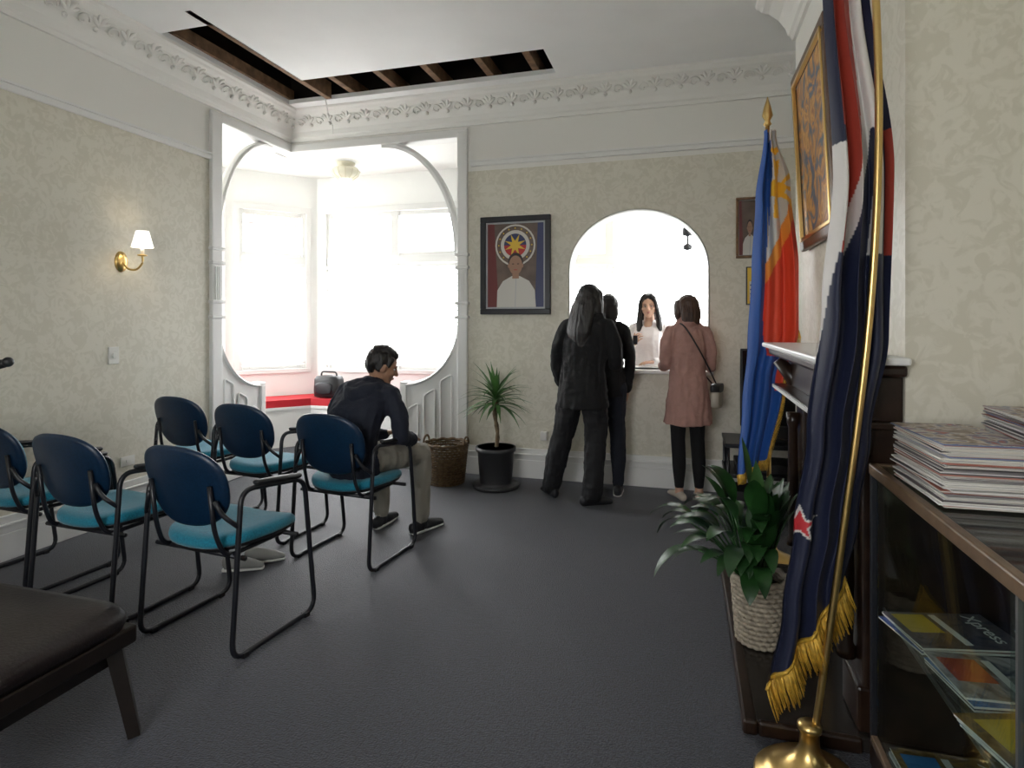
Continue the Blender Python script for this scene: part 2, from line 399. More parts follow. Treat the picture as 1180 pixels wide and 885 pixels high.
seat2=[(-1.98,6.27),(-4.26,6.27),(-4.92,5.53),(-4.92,4.96),(-4.47,4.96),(-4.47,5.40),(-4.06,5.85),(-1.98,5.85)]
prism(b,seat2,.42,.45,m_white); prism(b,seat2,.45,.53,m_red)
for i in range(6):
    x=-4.0+i*.34; b.box((x,5.868,.08),(x+.28,5.885,.36),m_white,bev=.006)
b.obj('window_seat')
b=B()
b.pad(.17,.11,[(.7,0),(.98,.01),(1,.08),(.96,.2),(.85,.235),(.4,.245)],m_blackp,lambda x,y,w:(-3.92+x,6.0+y,.535+w),e=3)
b.tube(round_path([(-4.02,6.0,.74),(-4.02,6.0,.82),(-3.82,6.0,.82),(-3.82,6.0,.74)],.04),.01,m_blackp)
b.pad(.11,.07,[(.7,0),(1,.005),(1,.02),(.8,.025)],m_black,lambda x,y,w:(-3.92+x,5.90-w,.64+y))
b.obj('black_bag')

# fretwork arches
b=B()
def quarter(center,ra,rz,a0,a1,ax,n=24):
    out=[]
    for i in range(n+1):
        a=a0+(a1-a0)*i/n; d=ra*math.cos(a); z=center[2]+rz*math.sin(a)
        out.append((center[0]+d,center[1],z) if ax=='x' else (center[0],center[1]+d,z))
    return out
pr=quarter((-2.82,YB+.06,2.04),.78,1.06,0,pi/2,'x')
b.loft(pr,[(.05,.026)]*len(pr),m_white,ref=(0,1,0),n=8,smooth=False)
pr2=[(p[0],p[1]-.055,p[2]) for p in pr]; b.loft(pr2,[(.012,.033)]*len(pr2),m_white,ref=(0,1,0),n=6,smooth=False)
pl=quarter((XL-.06,4.95,2.04),-.70,1.06,0,pi/2,'y')
b.loft(pl,[(.05,.026)]*len(pl),m_white,ref=(1,0,0),n=8,smooth=False)
b.box((-2.03,YB-.03,0),(-1.93,YB+.14,3.15),m_white,bev=.01); b.box((XL-.14,4.12,0),(XL+.03,4.24,3.15),m_white,bev=.01)
for z in (2.0,1.88,1.55,1.42):
    b.box((-2.05,YB-.045,z),(-1.915,YB+.15,z+.03),m_white,bev=.008); b.box((XL-.15,4.11,z),(XL+.045,4.26,z+.03),m_white,bev=.008)
for z0 in (1.58,):
    for k in (-.02,.0,.02):
        b.box((-1.985+k-.006,YB-.038,z0),(-1.985+k+.006,YB,z0+.28),m_white); b.box((XL,4.18+k-.006,z0),(XL+.038,4.18+k+.006,z0+.28),m_white)
b.box((XL,YB-.02,3.10),(-1.93,YB+.14,3.18),m_white,bev=.01); b.box((XL-.14,4.12,3.10),(XL+.02,YB+.14,3.18),m_white,bev=.01)
K=18
def lowpanel(ax):
    for i in range(K):
        a0=pi/2*i/K;a1=pi/2*(i+1)/K
        d0=.57*math.sin(a0);d1=.57*math.sin(a1);z0=1.4-.61*math.cos(a0);z1=1.4-.61*math.cos(a1)
        if ax=='x':
            x0=-2.6+d0;x1=-2.6+d1;y0,y1=YB+.02,YB+.1
            P=[(x0,y0,0),(x1,y0,0),(x1,y1,0),(x0,y1,0),(x0,y0,z0),(x1,y0,z1),(x1,y1,z1),(x0,y1,z0)]
        else:
            x0,x1=XL-.1,XL-.02; ya=4.80-d0;yb=4.80-d1
            P=[(x0,yb,0),(x1,yb,0),(x1,ya,0),(x0,ya,0),(x0,yb,z1),(x1,yb,z1),(x1,ya,z0),(x0,ya,z0)]
        b.hexa(P,m_white)
    if ax=='x':
        p=[(-2.6+.57*math.sin(pi/2*i/K),YB+.06,1.4-.61*math.cos(pi/2*i/K)) for i in range(K+1)]
        b.loft(p,[(.065,.02)]*len(p),m_white,ref=(0,1,0),n=8,smooth=False)
        b.box((-2.63,YB,0),(-2.56,YB+.12,.82),m_white,bev=.01); b.box((-2.6,YB-.01,0),(-2.0,YB+.13,.2),m_white,bev=.01)
        for k in range(3):
            x=-2.5+k*.17; zt2=.62+k*.14
            pts=round_path([(x-.05,YB+.015,.27),(x+.06,YB+.015,.27),(x+.06,YB+.015,zt2),(x-.05,YB+.015,zt2-.06)],.03,closed=True)
            b.tube(pts,.009,m_white,6,closed=True)
    else:
        p=[(XL-.06,4.8-.57*math.sin(pi/2*i/K),1.4-.61*math.cos(pi/2*i/K)) for i in range(K+1)]
        b.loft(p,[(.065,.02)]*len(p),m_white,ref=(1,0,0),n=8,smooth=False)
        b.box((XL-.12,4.76,0),(XL,4.83,.82),m_white,bev=.01); b.box((XL-.13,4.2,0),(XL+.01,4.8,.2),m_white,bev=.01)
        for k in range(3):
            y=4.7-k*.17; zt2=.62+k*.14
            pts=round_path([(XL-.015,y-.05,.27),(XL-.015,y+.06,.27),(XL-.015,y+.06,zt2-.06),(XL-.015,y-.05,zt2)],.03,closed=True)
            b.tube(pts,.009,m_white,6,closed=True)
lowpanel('x'); lowpanel('y')
b.obj('trim_nook_arch')

# ---------------------------------------------------------------- hatch room
b=B(); HP=[(-1.83,5.4),(-1.83,6.9),(1.3,6.9),(1.3,5.4)]
wallseg(b,HP[0],HP[1],0,3.12); hh=(.35,2.9,.85,2.72); Th,Lh=wallseg(b,HP[1],HP[2],0,3.12,hh); hs=(.3,1.3,.85,2.72); Ts,Ls=wallseg(b,HP[2],HP[3],0,3.12,hs)
b.obj('wall_hatch_room')
window('window_4',Th,hh,4,2.10); window('window_5',Ts,hs,1,2.10)
for k in range(4):
    w=(hh[1]-hh[0])/4; blind('venetian_blind.%03d'%(3+k),Th,hh[0]+k*w+.03,hh[0]+(k+1)*w-.03,.87,2.03)
b=B(); b.box((-1.95,5.4,3.12),(1.45,7.05,3.2),m_nook); b.obj('ceiling_hatch_room')
b=B(); b.lathe([(.012,0),(.012,.12)],(.02,6.80,2.22),m_black,n=10); b.lathe([(.01,0),(.05,.01),(.06,.05),(.05,.10),(.01,.12)],(.02,6.79,2.32),m_black,n=16); b.lathe([(.01,0),(.045,.01),(.05,.05),(.01,.08)],(.02,6.79,2.17),m_black,n=16); b.obj('window_ornament')

# ---------------------------------------------------------------- wall items
def poly_xz(b,pts,y,mat): b.add([(x,y,z) for x,z in pts],[tuple(range(len(pts)))],mat)
def ell(cx,cz,rx,rz,n=28,a0=0,a1=2*pi): return [(cx+rx*math.cos(a0+(a1-a0)*i/n),cz+rz*math.sin(a0+(a1-a0)*i/n)) for i in range(n if abs(a1-a0-2*pi)<1e-6 else n+1)]
c_maroon=M('print_maroon',(.16,.03,.03),.35); c_brown=M('print_brown',(.16,.11,.085),.35,nz=(9,.4)); c_whitep=M('print_white',(.62,.60,.55),.35); c_navy=M('print_navy',(.03,.04,.12),.35)
c_yel=M('print_yellow',(.75,.50,.05),.35); c_skinp=M('print_skin',(.36,.20,.13),.35); c_hairp=M('print_hair',(.03,.02,.02),.35); c_mount=M('print_mount',(.45,.46,.48),.3); c_redp=M('print_red',(.45,.03,.03),.35)
m_oak=M('small_frame_wood',(.24,.13,.06),.35,nz=(22,.4))
def portrait(name,x0,x1,z0,z1,fmat,fw,seal=True):
    b=B(); y=YB
    for lo,hi in (((x0,z0),(x1,z0+fw)),((x0,z1-fw),(x1,z1)),((x0,z0+fw),(x0+fw,z1-fw)),((x1-fw,z0+fw),(x1,z1-fw))):
        b.box((lo[0],y-.04,lo[1]),(hi[0],y-.001,hi[1]),fmat,bev=.006)
    X0,X1,Z0,Z1=x0+fw,x1-fw,z0+fw,z1-fw
    b.box((X0,y-.015,Z0),(X1,y-.005,Z1),c_mount)
    mm=(X1-X0)*.03; X0+=mm;X1-=mm;Z0+=mm;Z1-=mm; w=X1-X0;h=Z1-Z0; cx=(X0+X1)/2
    poly_xz(b,[(X0,Z0),(X1,Z0),(X1,Z1),(X0,Z1)],y-.016,c_brown)
    poly_xz(b,[(X0,Z0),(X0+w*.2,Z0),(X0+w*.12,Z1),(X0,Z1)],y-.017,c_maroon)
    poly_xz(b,[(X1-w*.15,Z0),(X1,Z0),(X1,Z1),(X1-w*.1,Z1)],y-.017,c_navy)
    cz=Z0+h*.74
    if seal:
        poly_xz(b,ell(cx,cz,w*.36,w*.36),y-.018,c_whitep); poly_xz(b,ell(cx,cz,w*.33,w*.33),y-.019,c_brown); poly_xz(b,ell(cx,cz,w*.26,w*.26),y-.020,c_whitep)
        poly_xz(b,ell(cx,cz,w*.2,w*.2,20,0,pi),y-.021,c_navy); poly_xz(b,ell(cx,cz,w*.2,w*.2,20,pi,2*pi),y-.021,c_redp)
        for k in range(8):
            a=2*pi*k/8+pi/8; poly_xz(b,[(cx+w*.05*math.cos(a+.8),cz+w*.05*math.sin(a+.8)),(cx+w*.2*math.cos(a),cz+w*.2*math.sin(a)),(cx+w*.05*math.cos(a-.8),cz+w*.05*math.sin(a-.8))],y-.022,c_yel)
        poly_xz(b,ell(cx,cz,w*.07,w*.07),y-.0225,c_yel)
        for k in range(16):
            a=2*pi*k/16; poly_xz(b,ell(cx+w*.295*math.cos(a),cz+w*.295*math.sin(a),w*.014,w*.014,6),y-.0195,c_yel)
    hz=Z0+h*.50
    poly_xz(b,[(cx-w*.33,Z0),(cx+w*.37,Z0),(cx+w*.35,Z0+h*.2),(cx+w*.25,Z0+h*.31),(cx+w*.08,Z0+h*.37),(cx-w*.06,Z0+h*.37),(cx-w*.22,Z0+h*.31),(cx-w*.32,Z0+h*.2)],y-.023,c_whitep)
    poly_xz(b,[(cx-w*.05,hz-h*.16),(cx+w*.07,hz-h*.16),(cx+w*.06,hz),(cx-w*.04,hz)],y-.0235,c_skinp)
    poly_xz(b,ell(cx+w*.01,hz+h*.035,w*.135,h*.115),y-.024,c_hairp); poly_xz(b,ell(cx+w*.01,hz,w*.12,h*.115),y-.0245,c_skinp)
    for s in (-1,1):
        poly_xz(b,ell(cx+w*.01+s*w*.045,hz+h*.015,w*.02,h*.006,8),y-.025,c_hairp); poly_xz(b,ell(cx+w*.01+s*w*.122,hz-.005,w*.018,h*.025,8),y-.0243,c_skinp)
    poly_xz(b,ell(cx+w*.01,hz-h*.055,w*.035,h*.005,8),y-.025,c_redp)
    poly_xz(b,[(cx-.002,Z0),(cx+.004,Z0),(cx+.012,Z0+h*.34),(cx+.006,Z0+h*.34)],y-.0237,c_mount)
    return b.obj(name)
portrait('framed_portrait',-1.80,-1.145,1.46,2.345,m_black,.05)
portrait('framed_portrait.001',.392,.60,1.91,2.40,m_oak,.02,False)
b=B(); b.box((.47,YB-.02,1.53),(.60,YB-.001,1.84),m_black,bev=.003); poly_xz(b,[(.48,1.54),(.59,1.54),(.59,1.83),(.48,1.83)],YB-.021,c_yel); poly_xz(b,[(.495,1.56),(.575,1.56),(.575,1.72),(.495,1.72)],YB-.022,c_whitep)
for k in range(4): poly_xz(b,[(.50,1.58+k*.035),(.57,1.58+k*.035),(.57,1.59+k*.035),(.50,1.59+k*.035)],YB-.0225,c_navy)
b.obj('framed_notice')

m_art=painting('art_canvas',[(.30,(.05,.07,.16)),(.42,(.10,.14,.20)),(.5,(.45,.20,.06)),(.58,(.65,.36,.10)),(.7,(.25,.06,.03))],5,2.5)
m_frm=M('picture_frame_wood',(.13,.065,.03),.35,nz=(22,.4))
b=B(); T=Matrix.Translation((.672,3.38,1.80))@Matrix.Rotation(math.radians(-3),4,'Y')
W=.42
for lo,hi in (((-.035,-W,0),(0,W,.07)),((-.035,-W,.93),(0,W,1.0)),((-.035,-W,.07),(0,-W+.07,.93)),((-.035,W-.07,.07),(0,W,.93))): b.box(lo,hi,m_frm,T,.012)
for lo,hi in (((-.042,-W+.05,.05),(-.02,W-.05,.07)),((-.042,-W+.05,.93),(-.02,W-.05,.95)),((-.042,-W+.05,.05),(-.02,-W+.07,.95)),((-.042,W-.07,.05),(-.02,W-.05,.95))): b.box(lo,hi,m_brass,T,.004)
b.box((-.018,-W+.06,.06),(-.01,W-.06,.94),m_art,T); b.obj('framed_painting')

b=B(); sx,sy,sz=XL,3.30,1.82
b.loft([(sx,sy,sz),(sx+.012,sy,sz),(sx+.02,sy,sz)],[(.05,.075),(.045,.07),(.02,.03)],m_brass,ref=(0,1,0),n=20)
arm=[(sx+.015,sy,sz),(sx+.06,sy+.005,sz-.05),(sx+.12,sy+.02,sz-.055),(sx+.16,sy+.03,sz-.01),(sx+.16,sy+.03,sz+.04)]
ap,_=catmull(arm,[.006]*5,5); b.tube(ap,.007,m_brass)
b.lathe([(.008,0),(.03,.005),(.032,.012),(.01,.015)],(sx+.16,sy+.03,sz+.035),m_brass,n=18); b.lathe([(.013,0),(.013,.08)],(sx+.16,sy+.03,sz+.045),m_porc,n=14)
n=28; V=[];F=[]
for i,(r,z) in enumerate([(.068,0),(.040,.115)]):
    for j in range(n): a=2*pi*j/n; rr=r*(1+.03*math.cos(a*14)); V.append((sx+.16+rr*math.cos(a),sy+.03+rr*math.sin(a),sz+.10+z))
for j in range(n): F.append((j,(j+1)%n,n+(j+1)%n,n+j))
b.add(V,F,m_shade,True); b.obj('wall_sconce')
def plug(name,y,z,w=.04,h=.06):
    b=B(); b.box((XL,y-w,z-h),(XL+.01,y+w,z+h),m_porc,bev=.004); b.box((XL+.01,y-w*.35,z-h*.3),(XL+.018,y+w*.35,z+h*.3),m_porc,bev=.003); b.obj(name)
plug('light_switch',3.24,1.16); plug('power_socket',3.35,.40,.055,.035)
b=B(); b.box((-1.235,YB-.05,.345),(-1.175,YB,.42),m_porc,bev=.004); b.obj('power_socket.001')
b=B(); b.tube([(-3.2,4.84,3.46),(-3.18,4.86,3.3),(-3.15,4.88,3.22),(-3.16,4.9,3.15)],.003,m_white,6); b.obj('hanging_cable')

# ---------------------------------------------------------------- chairs
def chair_mesh():
    b=B()
    for s in (-1,1):
        pts=round_path([(s*.27,-.25,.012),(s*.27,.25,.012),(s*.275,.17,.66),(s*.27,-.20,.70)],.07,6,closed=True)
        b.tube(pts,.0115,m_black,10,closed=True)
        b.loft([(s*.275,.13,.682),(s*.275,.02,.696),(s*.272,-.12,.712)],[(.020,.012),(.024,.013),(.018,.011)],m_blackp,ref=(1,0,0),n=12,rnd=True)
        b.tube(round_path([(s*.27,-.215,.55),(s*.22,-.25,.60),(s*.19,-.262,.66)],.03),.010,m_black)
        b.tube(round_path([(s*.18,.12,.405),(s*.18,-.20,.405),(s*.17,-.245,.52),(s*.17,-.27,.72)],.05),.010,m_black)
        b.box((s*.27-.014,-.20,0),(s*.27+.014,-.17,.02),m_blackp); b.box((s*.27-.014,.17,0),(s*.27+.014,.20,.02),m_blackp)
    b.tube([(-.262,.14,.402),(.262,.14,.402)],.0105,m_black); b.tube([(-.262,-.17,.402),(.262,-.17,.402)],.0105,m_black)
    def seatmap(x,y,w):
        z=.43+w+.35*x*x-.03*max(0,(y-.12)/.12)**2
        return (x*(1-.10*(-y/.23 if y<0 else 0)),y+.01,z)
    b.pad(.245,.235,[(.5,-.018),(.93,-.018),(.97,-.006),(.97,.0)],m_blackp,seatmap)
    b.pad(.245,.235,[(.9,-.002),(.985,.0),(1,.014),(.985,.032),(.93,.044),(.7,.050),(.3,.050)],m_teal,seatmap)
    def backmap(x,y,w):
        yy=y
        return (x*(1+.06*yy/.18),-.262-.10*(yy/.4)+.75*x*x+w,.705+yy*.97)
    b.pad(.232,.185,[(.3,-.020),(.9,-.020),(.985,-.014),(1,-.004),(.98,.004),(.9,.004)],m_navyb,backmap,e=2.5,n=48)
    b.pad(.215,.170,[(.9,.002),(.98,.006),(1,.014),(.96,.026),(.8,.032),(.3,.034)],m_teal,backmap,e=2.5,n=48)
    return b.mesh('office_chair')
cm=chair_mesh()
for i,(x,y,r) in enumerate([(-2.02,2.30,-.10),(-2.76,2.36,-.05),(-3.45,2.48,-.07),(-1.92,3.22,-.10),(-2.68,3.42,-.08),(-3.36,3.60,-.08)]):
    o=bpy.data.objects.new('office_chair' if i==0 else 'office_chair.%03d'%i,cm); COL.objects.link(o); o.location=(x,y,0); o.rotation_euler[2]=r

b=B(); bx=-1.81; m_leg=M('bench_wood',(.012,.007,.005),.4,nz=(18,.4))
b.box((-2.71,.98,.30),(bx,1.62,.36),m_leg,bev=.008)
b.pad(.455,.325,[(.8,0),(.98,0),(1,.02),(.995,.045),(.96,.065),(.85,.075),(.4,.08)],m_vinyl,lambda x,y,w:(bx-.45+x,1.30+y,.36+w),e=9,n=64)
for x,dx in ((-2.66,-.03),(bx-.05,.07)):
    for y,dy in ((1.03,-.02),(1.57,.02)):
        b.loft([(x,y,.31),(x+dx,y+dy,0)],[.034,.026],m_leg,n=4,smooth=False)
b.box((-2.6,1.02,.24),(bx-.06,1.05,.30),m_leg); b.box((-2.6,1.55,.24),(bx-.06,1.58,.30),m_leg); b.box((bx-.08,1.03,.24),(bx-.05,1.57,.30),m_leg)
b.obj('padded_bench')

b=B(); mx,my=-3.13,1.83
b.lathe([(.12,0),(.12,.015),(.03,.03),(.012,.04),(.011,1.12),(.0,1.13)],(mx,my,0),m_black,n=20)
b.tube([(mx,my,1.12),(-2.90,1.875,1.20)],.008,m_black); b.loft([(-2.91,1.873,1.195),(-2.85,1.885,1.215)],[.014,.02],m_blackp,n=12,rnd=True); b.ball((-2.83,1.89,1.222),.022,m_blackp)
b.obj('microphone_stand')

# ---------------------------------------------------------------- plants & baskets
def blade(b,base,az,el,L,w,droop,mat,k=9,petiole=0,fold=.25):
    d=Vector((math.cos(az)*math.cos(el),math.sin(az)*math.cos(el),math.sin(el))); side=Vector((-math.sin(az),math.cos(az),0)); p=Vector(base); V=[];F=[]
    step=L/k
    if petiole:
        pts=[p.copy()]
        for i in range(5):
            p=p+d*petiole/5; d=(d+Vector((0,0,-droop*.08))).normalized(); pts.append(p.copy())
        b.tube(pts,.004,mat,5)
    for i in range(k+1):
        t=i/k
        if petiole: ww=w*math.sin(pi*min(1,t*.98+.01))**.8*(1-.35*t)
        else: ww=w*(.55+.45*math.sin(pi*min(1,t*1.3)))*(1-t**3) if t<1 else .001
        up=side.cross(d)*-1
        V+=[p-side*ww+up*ww*fold,p.copy(),p+side*ww+up*ww*fold]
        p=p+d*step; d=(d+Vector((0,0,-droop*step/L*1.6))).normalized()
    for i in range(k):
        a=i*3; F+=[(a,a+1,a+4,a+3),(a+1,a+2,a+5,a+4)]
    b.add(V,F,mat,True)
b=B(); c=(-1.54,4.82,0)
b.lathe([(.13,0),(.19,.0),(.2,.03),(.19,.035),(.13,.03),(.135,.05),(.155,.30),(.17,.31),(.17,.34),(.155,.34),(.15,.30),(.0,.295)],c,m_terra)
b.lathe([(.15,.0),(.1,.01),(0,.015)],(c[0],c[1],.295),m_soil)
tr,_=catmull([(c[0],c[1],.3),(c[0]+.015,c[1],.45),(c[0]-.01,c[1],.62),(c[0]+.005,c[1],.72)],[.02]*4,5); b.loft(tr,[.018+.003*math.sin(i*2.1) for i in range(len(tr))],m_trunk,n=10)
for i in range(52):
    q=i/52; az_=i*2.4; el=1.35-1.35*(1-q)**.8*1.0-random.uniform(0,.25); 
    blade(b,(c[0],c[1],.68+.10*q),az_,el,random.uniform(.30,.40),.021,random.uniform(.3,.9),m_leaf2,8)
b.obj('potted_dracaena')
def wicker(b,cx,cy,z0,r0,r1,h,mat,rings=16,stk=26):
    for k in range(rings):
        t=k/(rings-1); r=r0+(r1-r0)*t; z=z0+h*t*.97+.008; pts=[]
        for j in range(stk*4):
            a=2*pi*j/(stk*4); rr=r+.004*math.sin(a*stk+pi*(k%2)); pts.append((cx+rr*math.cos(a),cy+rr*math.sin(a),z))
        b.tube(pts,h/rings*.5,mat,5,closed=True)
    for j in range(stk):
        a=2*pi*(j+.25)/stk; b.tube([(cx+r0*math.cos(a),cy+r0*math.sin(a),z0),(cx+r1*math.cos(a),cy+r1*math.sin(a),z0+h)],.004,mat,5)
    pts=[(cx+r1*math.cos(2*pi*j/60)+.0,cy+r1*math.sin(2*pi*j/60),z0+h+.005*math.sin(j*1.3)) for j in range(60)]; b.tube(pts,.012,mat,7,closed=True)
    b.lathe([(r0*.98,0),(r0*.98,.01),(0,.012)],(cx,cy,z0),mat)
b=B(); wicker(b,-2.0,4.84,0,.15,.185,.34,m_wick)
for s in (-1,1):
    pts=[(-2.0+s*(.185+.0*t),4.84+.06*math.cos(t),.34+.06*math.sin(t)) for t in [pi*i/10 for i in range(11)]]; b.tube(pts,.009,m_wick,7)
b.ball((-2.0,4.84,.25),(.14,.14,.06),m_paper,n=12,m=7)
b.obj('wicker_basket')
b=B(); px,py,pz=.30,2.72,.054
wicker(b,px,py,pz,.088,.108,.27,m_wickw,14,20)
b.lathe([(.098,0),(.0,.01)],(px,py,pz+.23),m_soil)
for i in range(105):
    az_=random.uniform(0,2*pi); el=random.uniform(.75,1.4); pet=random.uniform(.16,.33); LL=random.uniform(.17,.25)
    dr=random.uniform(.7,1.5)
    if math.cos(az_)>.1: el=random.uniform(1.25,1.5); LL*=.7; pet*=.9; dr*=.35
    blade(b,(px-.02+.03*math.cos(az_),py+.04*math.sin(az_),pz+.24),az_,el,LL,random.uniform(.034,.05),dr,m_leaf,8,petiole=pet,fold=.2)
blade(b,(px,py,pz+.3),2.6,1.45,.22,.035,.3,m_leaf2,8,petiole=.33); blade(b,(px,py,pz+.3),1.9,1.5,.2,.035,.2,m_leaf2,8,petiole=.25)
b.obj('potted_peace_lily')

# ---------------------------------------------------------------- fireplace
b=B()
b.box((.20,2.18,0),(.676,3.6,.05),m_tile,bev=.006)
for lo,hi in (((.185,2.165,0),(.235,3.62,.052)),((.235,2.165,0),(.55,2.19,.052)),((.235,3.58,0),(.676,3.62,.052))): b.box(lo,hi,m_dwood,bev=.01)
b.obj('hearth')
b=B(); f0=.40
b.box((f0,2.13,1.26),(.676,3.52,1.285),m_white,bev=.008)  # white slab: bright reflection on the shelf top, put in as colour
b.box((f0+.03,2.16,1.22),(.676,3.49,1.26),m_dwood,bev=.012)
b.box((.52,2.21,1.07),(.676,3.44,1.22),m_dwood,bev=.006)
b.box((.45,2.2,1.045),(.676,3.46,1.07),m_dwood,bev=.006); b.box((.444,2.2,1.05),(.452,3.46,1.066),m_white)
for y in (2.3,3.36):
    b.box((.56,y-.09,.052),(.676,y+.09,1.05),m_dwood,bev=.01); b.box((.54,y-.1,.052),(.676,y+.1,.2),m_dwood,bev=.01)
    b.lathe([(.03,0),(.03,.03),(.022,.05),(.026,.3),(.022,.6),(.03,.63),(.032,.68)],(.53,y,.25),m_dwood,n=16)
    b.loft([(.63,y,.98),(.55,y,1.08),(.46,y,1.2)],[(.04,.05),(.035,.04),(.03,.03)],m_dwood,ref=(0,1,0),n=10)
b.box((.60,2.39,.9),(.676,3.27,1.05),m_dwood,bev=.006)
b.box((.64,2.39,.052),(.676,2.55,.9),m_tile); b.box((.64,3.11,.052),(.676,3.27,.9),m_tile); b.box((.64,2.55,.75),(.676,3.11,.9),m_tile)
b.box((.66,2.55,.052),(.676,3.11,.75),m_blackp)
b.tube(round_path([(.63,2.55,.07),(.63,2.55,.75),(.63,3.11,.75),(.63,3.11,.07)],.2,8),.012,m_brass)
b.obj('fireplace_mantel')

b=B(); b.box((.40,4.86,.60),(.98,4.90,1.19),m_blackp,bev=.008); b.box((.415,4.855,.62),(.965,4.862,1.175),m_screen); b.box((.62,4.85,.52),(.76,4.92,.61),m_blackp); b.box((.5,4.78,.502),(.88,5.0,.52),m_blackp,bev=.005); b.obj('television')
b=B(); 
for z in (.04,.25,.47): b.box((.28,4.66,z),(1.05,5.12,z+.03),m_black,bev=.005)
for x in (.29,1.02): 
    for y in (4.68,5.08): b.tube([(x+.01,y+.01,0),(x+.01,y+.01,.49)],.014,m_black)
b.box((.36,4.72,.07),(.9,5.0,.14),m_blackp,bev=.006); b.box((.36,4.72,.28),(.85,5.0,.35),m_blackp,bev=.006)
b.obj('tv_stand')

# ---------------------------------------------------------------- flags
def smooth_interp(tab,z):
    if z>=tab[0][0]: return tab[0][1]
    for (za,va),(zb,vb) in zip(tab,tab[1:]):
        if z>=zb:
            t=(za-z)/(za-zb); t=t*t*(3-2*t); return va+(vb-va)*t
    return tab[-1][1]
def star_in(dx,dz,R):
    a=math.atan2(dx,dz); r=math.hypot(dx,dz); k=2*pi/5; a=((a+k/2)%k)-k/2
    A=abs(a); x1,y1=R,0; x2,y2=R*.40*math.cos(k/2),R*.40*math.sin(k/2)
    px,py=r*math.cos(A),r*math.sin(A)
    return (x2-x1)*(py-y1)-(y2-y1)*(px-x1)>0
def flag(name,ztop,zbotf,XLt,XRt,Yf,colf,nx,nz_,parent):
    V=[];F=[];C=[]
    for i in range(nz_+1):
        t=i/nz_
        for j in range(nx+1):
            s=j/nx; z=ztop+t*(zbotf(s)-ztop); xl=smooth_interp(XLt,z); xr=smooth_interp(XRt,z)
            x=xl+(xr-xl)*s+.004*math.sin(s*9*pi+z*2); y=Yf(s,z)
            V.append((x,y,z)); C.append(colf(s,z,x))
    for i in range(nz_):
        for j in range(nx):
            a=i*(nx+1)+j; F.append((a,a+1,a+nx+2,a+nx+1))
    me=bpy.data.meshes.new(name); me.from_pydata(V,[],F); me.materials.append(m_flag)
    ca=me.color_attributes.new('Col','FLOAT_COLOR','POINT')
    for k,c in enumerate(C): ca.data[k].color=(*c,1)
    me.polygons.foreach_set('use_smooth',[True]*len(F)); me.update()
    o=bpy.data.objects.new(name,me); COL.objects.link(o); o.parent=parent; return V
NAVY=(.006,.010,.038);REDC=(.40,.05,.03);WHT=(.68,.65,.62);BLU=(.012,.08,.33);RED2=(.75,.06,.02);YEL=(.90,.50,.03)
e=bpy.data.objects.new('new_zealand_flag',None); COL.objects.link(e)
def nzc(s,z,x):
    dx,dz=x-.330,z-.79
    if star_in(dx,dz,.042): return (.55,.03,.04)
    if star_in(dx,dz,.058): return WHT
    if z>1.98:
        if s<.12: return NAVY
        if s<.52+.1*(z-2): return REDC
        if s<.80: return WHT
        return REDC if s<.9 else NAVY
    if z>1.60:
        q=(z-1.60)/.38
        if s<.10+.05*q: return WHT if z<1.93 else NAVY
        if s<.14+.05*q: return WHT
        if s<.16+.36*q: return REDC
        if s<.30+.36*q: return WHT
        if .72-.1*(1-q)<s<.80: return WHT
        if s>.93: return REDC
        return NAVY
    if z>1.30 and s<.10*(z-1.30)/.3+.02: return WHT
    return NAVY
XLt=[(2.45,.41),(1.85,.430),(1.45,.392),(1.05,.345),(.785,.31),(.52,.278),(.26,.235)]
XRt=[(2.45,.53),(1.85,.600),(1.35,.595),(1.05,.55),(.785,.515),(.57,.475),(.3,.46)]
def nzY(s,z): 
    amp=.020+.012*(1-s); return 2.055-.10*(1-s)*min(1,(2.6-z))+amp*math.sin(s*2*pi*3.2+z*1.1)+.006*math.sin(s*21+z*5)
V=flag('flag_cloth',2.46,lambda s:.27+.33*s**.9,XLt,XRt,nzY,nzc,90,520,e)
edge=V[-91:]
b=B()
for j in range(0,90):
    p=Vector(edge[j]); q=Vector(edge[j+1])
    for k in range(2):
        a=p.lerp(q,k/2); L=.085+.012*math.sin(j*3.7+k)
        dr=Vector((.028+.004*math.sin(j*1.7),-.006+.006*math.sin(j*2.3+k),-L))
        b.loft([a+Vector((0,0,.012)),a+dr*.5,a+dr],[.0028,.0024,.0012],m_gold,n=4)
o=b.obj('gold_fringe',e)
b=B()
b.tube([(x,y-.004,z+.006) for x,y,z in edge[::3]],.006,m_gold,6)
b.obj('fringe_braid',e)
b=B()
pole,_=catmull([(.36,1.99,.05),(.440,1.98,.7),(.515,1.972,1.4),(.540,1.97,2.0),(.52,1.97,2.62)],[.01]*5,8)
b.tube(pole,.0105,m_brass,14)
b.lathe([(.155,0),(.158,.012),(.15,.02),(.13,.028),(.125,.04),(.10,.05),(.07,.062),(.045,.085),(.03,.11),(.026,.16),(.034,.165),(.034,.18),(.02,.19)],(.36,1.99,0),m_brass,n=36)
b.lathe([(.01,0),(.03,.01),(.03,.03),(.012,.04),(.03,.07),(.018,.13),(.002,.19)],(.52,1.97,2.60),m_brass,n=16)
b.obj('flag_pole',e)
e2=bpy.data.objects.new('philippine_flag',None); COL.objects.link(e2)
